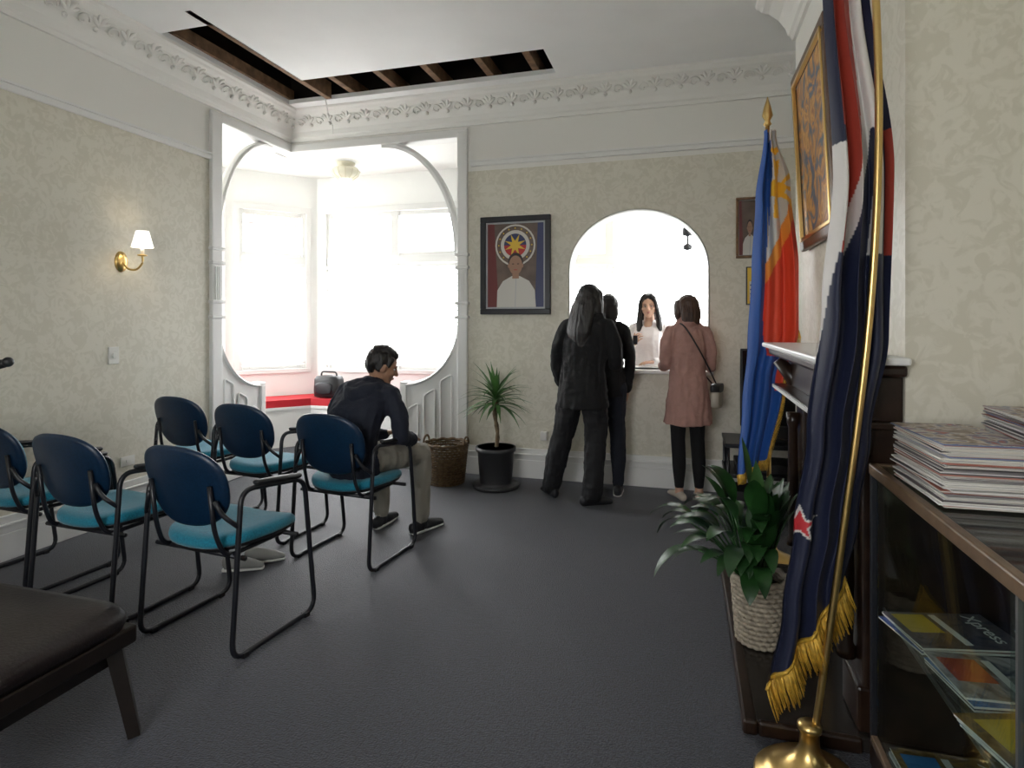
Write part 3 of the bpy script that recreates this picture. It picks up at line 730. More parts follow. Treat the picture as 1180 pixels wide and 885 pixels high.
def phc(s,z,x):
    dx,dz=x-.50,z-2.16; r=math.hypot(dx,dz)
    if s>.42:
        if r<.05: return YEL
        if r<.17:
            a=math.atan2(dz,dx)
            if abs(((a/(pi/4)+.5)%1)-.5)<.16*(1-(r-.05)/.2)+.06: return YEL
        if math.hypot(x-.49,z-2.38)<.022: return YEL
    b1=.40+.10*math.sin(z*3)+max(0,(1.30-z))*.9
    if z>2.44: return BLU if s<.3 else WHT
    if s<b1: return BLU
    lim=1.72+.55*(s-.5)
    if z>lim+.12: return WHT
    if z>lim: return (.85,.30,.04)
    if z>1.20: return RED2
    return RED2 if s>.8 and z>1.0 else BLU
PL=[(2.48,.44),(2.1,.395),(1.7,.372),(1.25,.345),(.9,.315),(.5,.29)]
PR=[(2.48,.50),(2.2,.575),(1.7,.62),(1.35,.62),(1.05,.54),(.5,.445)]
def phY(s,z): return 3.735+.028*math.sin(s*2*pi*2.7+z*.9+.6)+.006*math.sin(s*19+z*4)
V=flag('flag_cloth',2.50,lambda s:.48+.12*s,PL,PR,phY,phc,64,300,e2)
edge=V[-65:]; b=B()
redge=[V[i*65+64] for i in range(0,301)]
for (x,y,z) in [p for p in redge if p[2]<1.35][::2]: b.loft([(x,y,z),(x+.012,y-.004,z-.045)],[.003,.0015],m_gold,n=4)
for (x,y,z) in edge: b.loft([(x,y,z+.01),(x+.004,y,z-.05)],[.003,.0015],m_gold,n=4)
b.obj('gold_fringe',e2)
b=B(); b.tube([(.47,3.78,.02),(.465,3.78,1.2),(.46,3.78,2.56)],.0125,m_brass,12)
b.lathe([(.14,0),(.14,.02),(.10,.04),(.05,.06),(.025,.12),(.02,.2)],(.47,3.78,0),m_brass,n=28)
b.lathe([(.012,0),(.024,.01),(.014,.03),(.03,.06),(.02,.11),(.002,.17)],(.46,3.78,2.54),m_brass,n=14)
b.obj('flag_pole',e2)

# ---------------------------------------------------------------- display cabinet with magazines
m_wood2=M('cabinet_trim',(.20,.13,.08),.3,nz=(22,.3))
b=B(); x0,x1,y0,y1=.56,1.28,.35,2.14
b.box((x0,y0,0),(x1,y1,.08),m_dwood,bev=.006)
z=.92
b.box((x0-.003,y0,z-.005),(x0+.022,y1,z+.03),m_wood2,bev=.005); b.box((x1-.03,y0,z),(x1,y1,z+.03),m_wood2); b.box((x0,y1-.02,z),(x1,y1,z+.03),m_wood2); b.box((x0,y0,z),(x1,y0+.03,z+.03),m_wood2)
b.box((x0+.02,y0+.03,.938),(x1-.03,y1-.02,.946),m_glasst)
for y in (y0,y1-.02): 
    for x in (x0,x1-.03): b.box((x,y,.08),(x+.018,y+.02,.92),m_black,bev=.003)
b.box((x0,y0,.08),(x0+.02,y1,.10),m_wood2,bev=.004); b.box((x0+.008,y0+.03,.10),(x0+.013,1.30,.915),m_glass); b.box((x0+.016,1.27,.10),(x0+.021,y1-.02,.915),m_glass)
m_alu=M('aluminium_edge',(.35,.35,.35),.4,1.0)
b.box((x0+.006,1.27,.10),(x0+.022,1.278,.915),m_alu)
b.box((x1-.03,y0,.08),(x1-.01,y1,.92),m_dwood); b.box((x0+.02,y1-.014,.08),(x1,y1-.005,.92),m_dwood); b.box((x0+.02,y0,.08),(x1,y0+.012,.92),m_glass)
b.box((x0+.03,y0+.03,.50),(x1-.04,y1-.03,.508),m_glass); b.box((x0+.03,y0+.03,.498),(x0+.034,y1-.03,.510),m_alu)
b.obj('display_cabinet')
def mag_mat(i):
    cols=[(.02,.05,.18),(.10,.04,.03),(.05,.04,.05),(.03,.09,.22),(.20,.19,.20),(.14,.08,.02)]
    c=cols[i%len(cols)]; return painting('cover_%d'%i,[(.3,c),(.5,tuple(min(1,q*2.2+.03) for q in c)),(.7,(.03,.04,.08))],16,1)
covers=[mag_mat(i) for i in range(6)]
covtop=painting('cover_photo',[(.3,(.06,.04,.04)),(.42,(.30,.22,.16)),(.5,(.62,.56,.5)),(.58,(.12,.16,.28)),(.7,(.40,.07,.05))],17,1.2)
m_txtw=M('ink_white',(.8,.8,.8),.5)
m_edge=[M('page_edge_%d'%i,c,.75) for i,c in enumerate([(.72,.70,.66),(.58,.56,.52),(.78,.77,.75),(.66,.62,.56)])]+[M('spine_red',(.42,.16,.12),.5),M('spine_dark',(.18,.16,.17),.5),M('spine_blue',(.15,.20,.34),.5)]
def label(txt,loc,rot,size,mat,parent):
    cu=bpy.data.curves.new('lettering','FONT'); cu.body=txt; cu.size=size; cu.extrude=.0003; cu.materials.append(mat)
    o=bpy.data.objects.new('lettering',cu); COL.objects.link(o); o.matrix_world=Matrix.Translation(loc)@rot.to_4x4(); 
    bpy.context.view_layer.update(); o.parent=parent; return o
def magpile(name,cx,cy,z,n,th,w=.21,h=.29,r=0,txt=None,ci=0,top=None):
    b=B(); rnd=random.Random(cx*100+cy)
    for i in range(n):
        T=Matrix.Translation((cx+rnd.uniform(-.008,.008),cy+rnd.uniform(-.01,.01),z+i*th))@Matrix.Rotation(r+rnd.uniform(-.05,.05),4,'Z')
        ed=m_edge[rnd.choice([0,0,1,1,2,3,4,5,6]) if top else 0]
        b.box((-w/2,-h/2,0),(w/2,h/2,th*.80),ed,T); b.box((-w/2-.001,-h/2-.001,th*.82),(w/2,h/2,th*.95),(top if i==n-1 else m_edge[rnd.choice([2,2,4,5])]) if top else covers[(i*7+ci)%6],T)
    T=Matrix.Translation((cx,cy,z+n*th+.0004))@Matrix.Rotation(r,4,'Z')
    if not top:
        b.box((-w*.42,-h*.42,0),(w*.1,-h*.1,.0004),m_acc[ci%3],T); b.box((-w*.42,-h*.05,0),(w*.42,h*.02,.0004),m_txtw,T)
    o=b.obj(name)
    if txt: label(txt,(cx-w/2*.85*math.cos(r)-h*.28*math.sin(r),cy-w/2*.85*math.sin(r)+h*.28*math.cos(r),z+n*th+.0009),Matrix.Rotation(r,3,'Z'),.055,m_txtw,o)
    return o
m_acc=[M('ink_yellow',(.65,.45,.05),.5),M('ink_blue',(.05,.20,.50),.5),M('ink_red',(.5,.08,.05),.5)]
magpile('magazine_stack',.695,1.84,.952,36,.0042,.2,.32,.03,None,2,covtop)
magpile('magazine_stack.001',.925,1.90,.952,46,.0044,.2,.30,-.05,None,4,covtop)
magpile('magazine_stack.002',1.14,1.88,.952,40,.0045,.18,.28,.1,None,1,covtop)
k=3
for (x,y,r,c) in [(.72,1.97,-1.35,0),(.75,1.73,-1.45,2),(.74,1.49,-1.3,3),(.75,1.23,-1.45,1),(.74,.98,-1.5,4),(1.05,1.95,-1.5,2),(1.05,1.7,-1.4,0),(1.05,1.45,-1.5,5)]:
    magpile('magazine_stack.%03d'%k,x,y,.510,3,.006,.2,.28,r,'Xpress' if k<8 else None,c); k+=1
for (x,y,r,c) in [(.74,1.95,-1.5,1),(.74,1.68,-1.45,0),(.74,1.42,-1.5,5),(.74,1.15,-1.5,0),(.74,.88,-1.5,3)]:
    magpile('magazine_stack.%03d'%k,x,y,.082,5,.006,.22,.29,r,'Xpress',c); k+=1

# ---------------------------------------------------------------- people
class Fig:
    def __init__(s,T): s.T=T; s.V=[];s.F=[];s.tag=[];s.tags=[]; s.x=B()
    def add(s,V,F,tag,T=None):
        if tag not in s.tags: s.tags.append(tag)
        k=s.tags.index(tag); o=len(s.V); TT=s.T@T if T else s.T
        s.V+=[TT@Vector(v) for v in V]
        for f in F: s.F.append(tuple(i+o for i in f)); s.tag.append(k)
    def part(s,tag,pts,radii,ref=(1,0,0),n=16,k=5,T=None,rnd=True):
        p,r=catmull(pts,radii,k); V,F=loft_geo(p,r,ref,n,False,rnd); s.add(V,F,tag,T)
    def ball(s,tag,c,r,R=None,T=None): V,F=ball_geo(c,r,R,18,12); s.add(V,F,tag,T)
    def finish(s,name,mats,voxel=.0055,cloth=(),amp=.006,extra=True):
        me=bpy.data.meshes.new('tmp'); me.from_pydata([tuple(v) for v in s.V],[],s.F)
        ob=bpy.data.objects.new('tmp',me); COL.objects.link(ob)
        m=ob.modifiers.new('r','REMESH'); m.mode='VOXEL'; m.voxel_size=voxel
        q=ob.modifiers.new('s','SMOOTH'); q.iterations=2; q.factor=.5
        dg=bpy.context.evaluated_depsgraph_get(); dg.update(); me2=bpy.data.meshes.new_from_object(ob.evaluated_get(dg))
        bpy.data.objects.remove(ob)
        tree=BVHTree.FromPolygons(s.V,s.F); n=len(me2.vertices)
        cl=[s.tags.index(t) for t in cloth if t in s.tags]
        vt=[0]*n
        for i,v in enumerate(me2.vertices):
            r=tree.find_nearest(v.co); vt[i]=s.tag[r[2]] if r[2] is not None else 0
        mi=[]
        for p in me2.polygons:
            c=[vt[i] for i in p.vertices]; mi.append(max(set(c),key=c.count))
        nr=[v.normal.copy() for v in me2.vertices]
        hr=s.tags.index('hair') if 'hair' in s.tags else -1
        for i,v in enumerate(me2.vertices):
            c=v.co
            if vt[i] in cl:
                d=noise.noise(Vector((c.x*9,c.y*9,c.z*4)))*amp+noise.noise(Vector((c.x*26,c.y*26,c.z*9+3)))*amp*.55-abs(noise.noise(Vector((c.x*14+5,c.y*14,c.z*18))))*amp*.5
                v.co=c+nr[i]*d
            elif vt[i]==hr:
                v.co=c+nr[i]*(noise.noise(Vector((c.x*70,c.y*70,c.z*9)))*.0045)
        me2.materials.clear()
        for t in s.tags: me2.materials.append(mats[t])
        me2.polygons.foreach_set('material_index',mi); me2.polygons.foreach_set('use_smooth',[True]*len(mi)); me2.update()
        e=bpy.data.objects.new(name,None); COL.objects.link(e)
        me2.name=name+'_body'; o=bpy.data.objects.new('body',me2); COL.objects.link(o); o.parent=e
        if s.x.v: s.x.obj('details',e)
        return e
m_skin=M('skin',(.62,.38,.27),.5,subs=.08); m_skin2=M('skin_tan',(.38,.21,.13),.5,subs=.05)
m_hair=M('hair_black',(.010,.007,.006),.42,nz=(1,.5),bump=(1.4,.45),stretch=(160,160,14)); m_hairb=M('hair_brown',(.075,.034,.018),.45,nz=(1,.6),bump=(1.4,.45),stretch=(160,160,14))
m_hood=M('hoodie_navy',(.009,.012,.025),.85,bump=(150,.3)); m_blk=M('cloth_black',(.006,.006,.007),.85,bump=(120,.3)); m_trs=M('trousers_black',(.008,.008,.010),.75,bump=(120,.3)); m_khaki=M('trousers_khaki',(.28,.26,.22),.85,bump=(120,.3))
m_pink=M('coat_pink',(.46,.26,.22),.85,nz=(30,.1),bump=(120,.3)); m_blouse=M('blouse_white_pink',(.86,.81,.81),.8,bump=(80,.2)); m_shoe=M('shoe_dark',(.015,.015,.018),.5); m_sole=M('sole_white',(.65,.65,.63),.5); m_flat=M('flats_cream',(.55,.48,.40),.5)
m_eye=M('eye_white',(.7,.7,.68),.3); m_iris=M('iris',(.03,.015,.01),.2); m_lip=M('lips',(.42,.11,.10),.4); m_lipm=M('lips_tan',(.26,.11,.09),.5); m_jean=M('denim_dark',(.010,.013,.022),.85,bump=(120,.3))

def head(f,c,yaw,pitch,sc=1.0,roll=0,lip=None):
    lip=lip or m_lip
    H=Matrix.Translation(c)@Matrix.Rotation(yaw,4,'Z')@Matrix.Rotation(pitch,4,'X')@Matrix.Rotation(roll,4,'Y')@Matrix.Scale(sc,4)
    f.ball('skin',(0,-.008,.022),(.073,.090,.094),T=H)
    f.ball('skin',(0,.030,-.030),(.060,.056,.066),T=H); f.ball('skin',(0,.040,-.070),(.042,.042,.036),T=H); f.ball('skin',(0,.068,-.088),(.020,.016,.016),T=H)
    for s_ in (-1,1):
        f.ball('skin',(s_*.034,.060,-.022),(.024,.022,.022),T=H); f.ball('skin',(s_*.075,-.004,-.012),(.010,.020,.030),T=H)
        f.ball('skin',(s_*.028,.074,.022),(.022,.012,.008),T=H)
    f.part('skin',[(0,.080,.018),(0,.092,-.005),(0,.103,-.026)],[.009,.010,.0125],T=H); f.ball('skin',(.011,.093,-.028),(.008,.009,.007),T=H); f.ball('skin',(-.011,.093,-.028),(.008,.009,.007),T=H)
    f.ball('skin',(0,.076,-.056),(.022,.014,.013),T=H)
    TT=f.T@H
    for s_ in (-1,1):
        f.x.ball((s_*.029,.0725,.004),(.0125,.0085,.0055),m_eye,T=TT); f.x.ball((s_*.029,.0788,.004),(.0056,.0028,.0054),m_iris,T=TT)
        f.x.loft([(s_*.014,.0855,.024),(s_*.030,.085,.028),(s_*.044,.076,.024)],[(.002,.0022)]*3,m_hair,n=8,T=TT)
        f.x.loft([(s_*.016,.0795,.0095),(s_*.029,.0825,.0105),(s_*.041,.076,.008)],[.0014]*3,m_hair,n=6,T=TT)
    f.x.loft([(-.020,.0835,-.055),(-.009,.0905,-.052),(0,.0915,-.0535),(.009,.0905,-.052),(.020,.0835,-.055)],[.0016,.0033,.003,.0033,.0016],lip,n=8,T=TT)
    f.x.loft([(-.016,.084,-.059),(0,.0905,-.0605),(.016,.084,-.059)],[.0016,.004,.0016],lip,n=8,T=TT)
    return H
def hand(f,w,d,nrm,side,curl=.5,sc=1.0,tag='skin'):
    d=Vector(d).normalized(); nrm=Vector(nrm); nrm=(nrm-d*nrm.dot(d)).normalized(); lat=d.cross(nrm)*side; w=Vector(w)
    f.part(tag,[w-d*.03*sc,w,w+d*.03*sc,w+d*.085*sc],[(.022*sc,.019*sc),(.024*sc,.017*sc),(.036*sc,.016*sc),(.040*sc,.012*sc)],ref=lat,n=14)
    for i,L in enumerate((.072,.080,.075,.058)):
        off=(.034-.0225*i)*sc; p=w+d*(.085-.006*abs(i-1.3))*sc+lat*off; dd=(d+lat*(.10-.07*i)).normalized(); pts=[p-dd*.015,p]
        for q,fr in enumerate((.45,.32,.26)):
            a=curl*(.7 if q==0 else .9); ax=dd.cross(nrm).normalized(); dd=Matrix.Rotation(a,3,ax)@dd
            p=p+dd*L*fr*sc; pts.append(p)
        f.part(tag,pts,[.0088*sc,.0088*sc,.0080*sc,.0075*sc,.0065*sc],ref=lat,n=10,k=3)
    p=w+d*.02*sc+lat*.022*sc; dd=(d*.7+lat*.75+nrm*.25).normalized(); p2=p+dd*.04*sc; d2=(dd+d*.5+nrm*.3*curl).normalized(); p3=p2+d2*.03*sc
    f.part(tag,[p,p2,p3,p3+d2*.02*sc],[.013*sc,.0105*sc,.0095*sc,.008*sc],ref=nrm,n=10,k=3)
def shoe(f,ank,ang,tag='shoe',sole=None,L=.25,z=0):
    a=Vector(ank); d=Vector((math.sin(ang),math.cos(ang),0)); r=Vector((math.cos(ang),-math.sin(ang),0)); g=Vector((a.x,a.y,z))
    f.part(tag,[g-d*.065+Vector((0,0,.045)),g+Vector((0,0,.05)),g+d*.08+Vector((0,0,.04)),g+d*(L-.09)+Vector((0,0,.028))],[(.032,.040),(.036,.045),(.043,.034),(.036,.022)] if tag!='flat' else [(.030,.030),(.034,.032),(.040,.026),(.033,.018)],ref=r)
    f.part(tag if tag!='flat' else 'skin',[a+Vector((0,0,.02)),g+Vector((0,0,.05))],[.042,.040] if tag!='flat' else [.032,.032])
    if sole:
        f.part('sole',[g-d*.07+Vector((0,0,.012)),g+d*.08+Vector((0,0,.012)),g+d*(L-.085)+Vector((0,0,.012))],[(.036,.013),(.046,.013),(.038,.013)],ref=r)

def stand(x,y,yaw): return Matrix.Translation((x,y,0))@Matrix.Rotation(yaw,4,'Z')

# --- seated man in navy hoodie
f=Fig(stand(-1.90,3.20,-.12))
f.part('khaki',[(0,-.05,.570),(0,.0,.565)],[(.17,.105),(.17,.10)],ref=(1,0,0))
f.part('hood',[(0,-.03,.55),(.0,-.05,.66),(.0,-.02,.80),(.01,.06,.92),(.015,.12,.98)],[(.18,.125),(.17,.125),(.185,.13),(.20,.115),(.12,.08)],rnd='end')
f.part('hood',[(0,-.03,.545),(.0,-.035,.575)],[(.187,.132),(.185,.130)])
f.part('hood',[(-.15,.09,.95),(.015,.105,.98),(.18,.09,.95)],[.065,.075,.065],ref=(0,1,0))
f.part('hood',[(-.10,.14,.995),(-.085,.05,.995),(-.045,-.015,.97),(.015,-.04,.95),(.075,-.015,.97),(.115,.05,.995),(.13,.14,.995)],[(.028,.03),(.042,.035),(.055,.042),(.065,.048),(.055,.042),(.042,.035),(.028,.03)],ref=(0,0,1))
f.part('skin',[(.015,.12,.965),(.025,.16,1.045)],[.055,.052])
f.part('hood',[(.19,.085,.935),(.245,.07,.84),(.262,.08,.72)],[.066,.058,.052]); f.part('hood',[(.262,.08,.72),(.235,.22,.67),(.16,.34,.645)],[.054,.048,.038])
f.part('hood',[(-.16,.085,.935),(-.215,.07,.84),(-.20,.10,.72)],[.066,.058,.052]); f.part('hood',[(-.20,.10,.72),(-.14,.24,.67),(-.05,.34,.655)],[.054,.048,.038])
hand(f,(.155,.35,.645),(-.65,.72,-.05),(0,-.1,-1),-1,.45); hand(f,(-.04,.35,.665),(.65,.72,.05),(0,-.1,-1),1,.45)
f.part('khaki',[(.09,0,.570),(.14,.20,.570),(.19,.42,.535)],[.092,.088,.068]); f.part('khaki',[(.19,.42,.535),(.18,.45,.33),(.155,.47,.11)],[.070,.068,.055])
f.part('khaki',[(-.09,0,.570),(-.14,.20,.570),(-.17,.42,.535)],[.092,.088,.068]); f.part('khaki',[(-.17,.42,.535),(-.16,.45,.33),(-.15,.46,.11)],[.070,.068,.055])
shoe(f,(.155,.47,.08),.25,'shoe',True,.27); shoe(f,(-.15,.46,.08),-.1,'shoe',True,.27)
H=head(f,(.045,.20,1.115),-.80,-.34,.98,lip=m_lipm)
f.ball('hair',(0,-.026,.036),(.084,.092,.090),T=H); f.part('hair',[(0,.050,.088),(0,-.02,.108),(0,-.07,.09)],[(.058,.025),(.066,.03),(.055,.03)],T=H); f.part('hair',[(0,-.075,.05),(0,-.080,.0),(0,-.065,-.045)],[(.068,.04),(.070,.036),(.056,.022)],T=H)
for s_ in (-1,1): f.part('hair',[(s_*.068,-.025,.04),(s_*.070,-.03,-.03)],[(.018,.03),(.012,.02)],ref=(1,0,0),T=H); f.part('hair',[(s_*.066,.03,.06),(s_*.071,.024,.01)],[(.014,.018),(.007,.009)],ref=(1,0,0),T=H)
f.finish('seated_man',dict(skin=m_skin2,hair=m_hair,hood=m_hood,khaki=m_khaki,shoe=m_shoe,sole=m_sole),cloth=('hood','khaki'),amp=.013)

def legs(f,tag,L,R,kL,kR,hip=(.09,.88),r=(.105,.07,.055),sh='shoe',angL=0,angR=0,sole=None,low=.09):
    for s_,a,k_,an in ((-1,L,kL,angL),(1,R,kR,angR)):
        f.part(tag,[(s_*hip[0],0,hip[1]),((s_*hip[0]+k_[0])/2,k_[1]*.6,.69),(k_[0],k_[1],.48)],[r[0],(r[0]+r[1])/2,r[1]])
        f.part(tag,[(k_[0],k_[1],.48),((k_[0]+a[0])/2,(k_[1]+a[1])/2-.015,.30),(a[0],a[1],low+.01)],[r[1],r[1]*.95,r[2]])
        shoe(f,(a[0],a[1],.09),an,sh,sole,.24)
# --- woman in black (back to the room)
f=Fig(stand(-.75,4.54,-.12))
f.part('black',[(0,0,.75),(0,-.005,.88),(.0,0,1.06),(.02,.0,1.22),(.035,.0,1.36),(.04,0,1.44)],[(.205,.165),(.195,.150),(.168,.128),(.18,.13),(.17,.11),(.09,.07)],rnd='end',n=24)
f.part('black',[(-.105,0,1.370),(.035,0,1.41),(.175,0,1.370)],[.054,.066,.054],ref=(0,1,0))
f.part('black',[(-.06,.02,1.44),(-.04,-.05,1.42),(.04,-.085,1.40),(.12,-.05,1.42),(.14,.02,1.44)],[(.025,.03),(.035,.035),(.045,.04),(.035,.035),(.025,.03)],ref=(0,0,1))
f.part('skin',[(.04,.0,1.42),(.045,.015,1.52)],[.048,.046])
f.part('black',[(-.12,0,1.355),(-.200,-.01,1.20),(-.225,.01,1.06)],[.058,.050,.046]); f.part('black',[(-.225,.01,1.06),(-.22,.07,.94),(-.19,.15,.87)],[.046,.041,.034])
f.part('black',[(.19,0,1.355),(.242,-.01,1.20),(.245,.03,1.08)],[.058,.050,.046]); f.part('black',[(.245,.03,1.08),(.225,.17,1.08),(.16,.27,1.12)],[.046,.041,.034])
hand(f,(-.18,.16,.865),(.5,.7,-.4),(.6,-.2,.5),-1,.7,.92); hand(f,(.155,.28,1.125),(-.5,.8,.2),(-.5,-.4,.4),-1,.7,.92)
legs(f,'pants',(-.29,.10,.09),(.07,-.02,.09),(-.19,.06,0),(.085,.03,0),r=(.108,.088,.080),angL=-.75,angR=.9,sole=None)
H=head(f,(.05,.03,1.565),-.35,-.05,.95)
f.ball('hair',(0,-.022,.034),(.090,.100,.092),T=H)
f.part('hair',[(0,-.045,.05),(0,-.080,-.04),(-.01,-.105,-.14),(-.02,-.125,-.25),(-.025,-.125,-.37),(-.025,-.12,-.44)],[(.086,.06),(.102,.058),(.115,.055),(.112,.050),(.085,.035),(.035,.015)],T=H)
for s_ in (-1,1): f.part('hair',[(s_*.065,.01,.05),(s_*.085,.0,-.04),(s_*.090,-.01,-.14),(s_*.09,-.05,-.26)],[(.03,.05),(.024,.048),(.025,.045),(.018,.03)],T=H)
f.finish('standing_woman',dict(skin=m_skin,hair=m_hair,black=m_blk,pants=m_trs,shoe=m_shoe),cloth=('black','pants'),amp=.018)
# --- companion behind her
f=Fig(stand(-.625,4.88,.05))
f.part('top',[(0,0,.80),(0,-.005,.93),(0,0,1.05),(0,0,1.18),(0,0,1.31),(0,0,1.385)],[(.165,.13),(.16,.12),(.14,.105),(.155,.115),(.155,.095),(.085,.07)],rnd='end')
f.part('top',[(-.13,0,1.33),(0,0,1.36),(.13,0,1.33)],[.052,.062,.052],ref=(0,1,0)); f.part('skin',[(0,0,1.36),(0,.01,1.46)],[.045,.044])
f.part('top',[(-.145,0,1.32),(-.19,-.02,1.18),(-.19,.0,1.04)],[.052,.046,.042]); f.part('top',[(-.19,.0,1.04),(-.16,.08,1.06),(-.09,.14,1.10)],[.042,.038,.032])
f.part('top',[(.145,0,1.32),(.19,-.02,1.18),(.195,.0,1.04)],[.052,.046,.042]); f.part('top',[(.195,.0,1.04),(.18,.05,.93),(.17,.10,.84)],[.042,.038,.032])
hand(f,(-.085,.145,1.105),(.7,.4,.2),(0,-1,.2),1,.6,.9); hand(f,(.17,.105,.83),(-.05,.25,-.95),(-1,0,0),1,.5,.9)
legs(f,'pants',(-.09,.0,.09),(.10,.0,.09),(-.09,.02,0),(.10,.02,0),hip=(.08,.86),r=(.095,.062,.048),sole=True)
H=head(f,(.02,.02,1.50),.1,0,.95)
f.ball('hair',(0,-.020,.034),(.086,.098,.092),T=H); f.part('hair',[(0,-.045,.05),(0,-.07,-.04),(0,-.075,-.13)],[(.08,.055),(.085,.05),(.06,.03)],T=H)
f.finish('standing_woman.001',dict(skin=m_skin,hair=m_hair,top=m_blk,pants=m_jean,shoe=m_shoe,sole=m_sole),cloth=('top','pants'),amp=.012)
# --- woman in pink coat
f=Fig(stand(.015,4.86,.25))
f.part('coat',[(0,0,.60),(0,0,.75),(0,0,.90),(0,0,1.05),(0,0,1.20),(0,0,1.31),(0,0,1.385)],[(.190,.155),(.172,.140),(.155,.125),(.130,.11),(.142,.112),(.14,.095),(.078,.065)],n=24,rnd='end')
f.part('coat',[(-.115,0,1.325),(0,0,1.36),(.115,0,1.325)],[.048,.058,.048],ref=(0,1,0)); f.part('skin',[(0,0,1.36),(0,.01,1.46)],[.043,.042])
f.part('coat',[(.13,0,1.32),(.175,-.02,1.18),(.180,.01,1.04)],[.050,.044,.041]); f.part('coat',[(.180,.01,1.04),(.165,.12,1.06),(.10,.20,1.12)],[.041,.037,.032])
f.part('coat',[(-.13,0,1.32),(-.165,-.01,1.18),(-.170,.02,1.05)],[.050,.044,.041]); f.part('coat',[(-.170,.02,1.05),(-.165,.10,1.04),(-.13,.19,1.05)],[.041,.037,.032])
hand(f,(.095,.205,1.125),(-.6,.6,.2),(-.3,-.3,-.6),1,.5,.9); hand(f,(-.125,.195,1.05),(.2,.9,.1),(0,0,-1),-1,.25,.9)
f.part('coat',[(-.07,.03,1.39),(-.05,-.03,1.385),(0,-.06,1.375),(.05,-.03,1.385),(.07,.03,1.39)],[(.02,.022),(.03,.026),(.036,.03),(.03,.026),(.02,.022)],ref=(0,0,1))
legs(f,'leggings',(-.065,.0,.09),(.085,-.01,.09),(-.07,.02,0),(.08,.02,0),hip=(.07,.80),r=(.080,.055,.036),sh='flat',angL=-.2,angR=.25,low=.11)
H=head(f,(0,.03,1.495),.25,-.05,.93)
f.ball('hair',(0,-.020,.032),(.086,.098,.090),T=H); f.part('hair',[(0,-.045,.05),(0,-.07,-.04),(0,-.07,-.11),(0,-.06,-.14)],[(.084,.055),(.088,.055),(.080,.048),(.045,.025)],T=H)
for s_ in (-1,1): f.part('hair',[(s_*.065,.02,.05),(s_*.080,.015,-.03),(s_*.076,.01,-.09)],[(.028,.05),(.022,.045),(.014,.025)],T=H)
TT=f.T
f.x.tube(catmull([(-.08,.09,1.37),(.02,.125,1.22),(.13,.12,1.02),(.205,.02,.90)],[1]*4,5)[0],.006,m_blackp,6,T=TT); f.x.tube(catmull([(-.08,.07,1.38),(-.05,-.095,1.36),(.07,-.135,1.15),(.215,-.04,.90)],[1]*4,5)[0],.006,m_blackp,6,T=TT)
f.x.pad(.085,.07,[(.8,-.03),(.98,-.028),(1,0),(.98,.028),(.8,.03)],M('handbag_cream',(.55,.50,.42),.5),lambda x,y,w:(.215+w+x*.5,x*.87-.04,.80+y),T=TT)
f.x.pad(.087,.035,[(.8,-.034),(.98,-.032),(1,0),(.98,.032),(.8,.034)],m_blackp,lambda x,y,w:(.215+w+x*.5,x*.87-.04,.885+y),T=TT)
f.finish('woman_in_pink_coat',dict(skin=m_skin,hair=m_hairb,coat=m_pink,leggings=m_blk,flat=m_flat),cloth=('coat',),amp=.016)
# --- clerk behind the hatch
f=Fig(stand(-.33,5.76,pi-.12))
f.part('blouse',[(0,0,.85),(0,0,.98),(0,0,1.08),(0,.01,1.22),(0,0,1.31),(0,-.01,1.355)],[(.165,.115),(.15,.11),(.135,.10),(.155,.120),(.155,.090),(.10,.06)])
f.part('blouse',[(-.130,-.01,1.335),(-.06,-.015,1.365)],[.048,.038],ref=(0,1,0)); f.part('blouse',[(.130,-.01,1.335),(.06,-.015,1.365)],[.048,.038],ref=(0,1,0))
f.part('skin',[(0,.015,1.33),(0,.0,1.40),(0,.012,1.49)],[(.06,.07),(.046,.048),(.042,.042)])
f.part('blouse',[(.145,0,1.325),(.195,-.01,1.19),(.205,.03,1.07)],[.052,.046,.042]); f.part('blouse',[(.205,.03,1.07),(.17,.12,1.12),(.11,.19,1.18)],[.042,.038,.032])
f.part('blouse',[(-.145,0,1.325),(-.195,-.01,1.19),(-.21,.03,1.07)],[.052,.046,.042]); f.part('blouse',[(-.21,.03,1.07),(-.17,.14,1.04),(-.09,.20,1.035)],[.042,.038,.032])
hand(f,(.105,.195,1.185),(-.35,.35,.6),(-.6,-.5,.2),1,.7,.9); hand(f,(-.085,.205,1.03),(.8,.5,0),(0,0,-1),-1,.3,.9)
legs(f,'skirt',(-.09,0,.09),(.09,0,.09),(-.09,.02,0),(.09,.02,0),hip=(.08,.80),r=(.09,.062,.045))
H=head(f,(0,.025,1.535),.12,-.03,.95,.05)
f.ball('hair',(0,-.020,.044),(.085,.092,.090),T=H)
f.part('hair',[(0,-.05,.05),(0,-.07,-.05),(0,-.07,-.16),(0,-.065,-.26)],[(.085,.05),(.092,.045),(.10,.04),(.06,.02)],T=H)
for s_ in (-1,1): f.part('hair',[(s_*.03,.050,.104),(s_*.068,.046,.055),(s_*.082,.035,-.03),(s_*.092,.03,-.12),(s_*.095,.04,-.21),(s_*.085,.05,-.29)],[(.026,.024),(.018,.028),(.020,.034),(.027,.032),(.028,.026),(.012,.012)],T=H)
f.x.box((.055,.26,1.19),(.095,.275,1.27),m_blackp,f.T,.004)
f.finish('clerk',dict(skin=m_skin,hair=m_hair,blouse=m_blouse,skirt=m_blk,shoe=m_shoe),cloth=('blouse',),amp=.010)

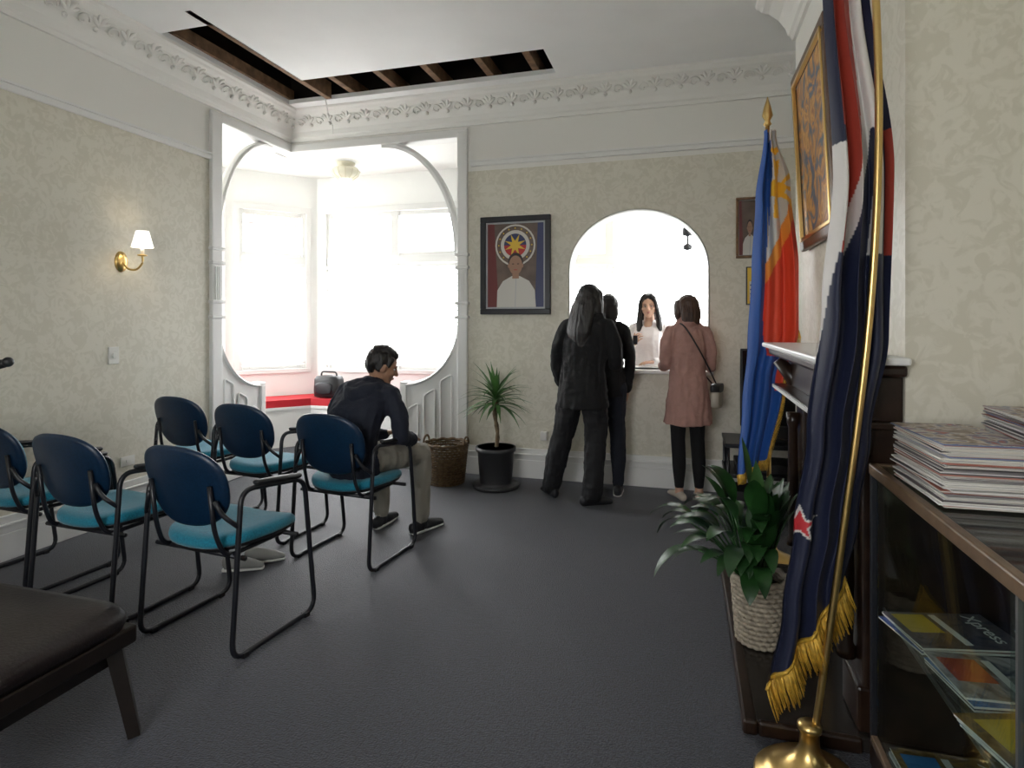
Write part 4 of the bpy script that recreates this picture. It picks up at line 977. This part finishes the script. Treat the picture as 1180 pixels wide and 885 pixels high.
b=B(); msn=M('sneaker_grey',(.26,.26,.25),.7)
for dx,dy,an in ((0,0,1.1),(.04,.13,.9)):
    T=Matrix.Translation((-2.40+dx,2.80+dy,0))@Matrix.Rotation(-an,4,'Z')@Matrix.Scale(.85,4)
    p,r=catmull([(0,-.08,.06),(0,-.03,.06),(0,.06,.045),(0,.13,.03)],[(.030,.052),(.034,.05),(.038,.034),(.030,.020)],4); b.loft(p,r,msn,n=14,rnd=True,T=T)
    p,r=catmull([(0,-.10,.013),(0,.05,.013),(0,.14,.013)],[(.032,.012),(.040,.012),(.032,.012)],4); b.loft(p,r,m_sole,n=14,rnd=True,T=T)
b.obj('sneakers')

# ---------------------------------------------------------------- light + camera
w=bpy.data.worlds.new('World'); scene.world=w; w.use_nodes=True
bg=w.node_tree.nodes['Background']; bg.inputs['Color'].default_value=(.97,.985,1,1); bg.inputs['Strength'].default_value=11.5
def portal(name,loc,rot,sx,sy):
    l=bpy.data.lights.new(name,'AREA'); l.shape='RECTANGLE'; l.size=sx; l.size_y=sy; l.cycles.is_portal=True
    o=bpy.data.objects.new(name,l); COL.objects.link(o); o.location=loc; o.rotation_euler=rot
portal('portal_nook',(-3.2,6.55,1.76),(pi/2,0,pi),2.0,1.95)
portal('portal_hatch',(-.2,7.15,1.78),(pi/2,0,pi),2.7,1.95)
portal('portal_rear',((rx0+rx1)/2,-1.5,(rz0+rz1)/2),(pi/2,0,0),rx1-rx0+.1,rz1-rz0+.1)
portal('portal_side',(-5.2,4.85,1.76),(pi/2,0,-pi/2),1.3,1.95)
pl_=bpy.data.lights.new('sconce_bulb','POINT'); pl_.energy=.6; pl_.color=(1,.85,.6); pl_.shadow_soft_size=.02; o=bpy.data.objects.new('sconce_bulb',pl_); COL.objects.link(o); o.location=(sx+.16,sy+.03,sz+.16)

cam=bpy.data.cameras.new('camera'); co=bpy.data.objects.new('camera',cam); COL.objects.link(co); scene.camera=co
cam.sensor_width=36; cam.lens=690/1180*36; cam.shift_y=-72.5/1180; cam.clip_start=.02
co.location=(0,0,1.4); co.rotation_euler=(pi/2,0,math.radians(16.17))
scene.view_settings.view_transform='Standard'; scene.view_settings.look='None'; scene.view_settings.exposure=0
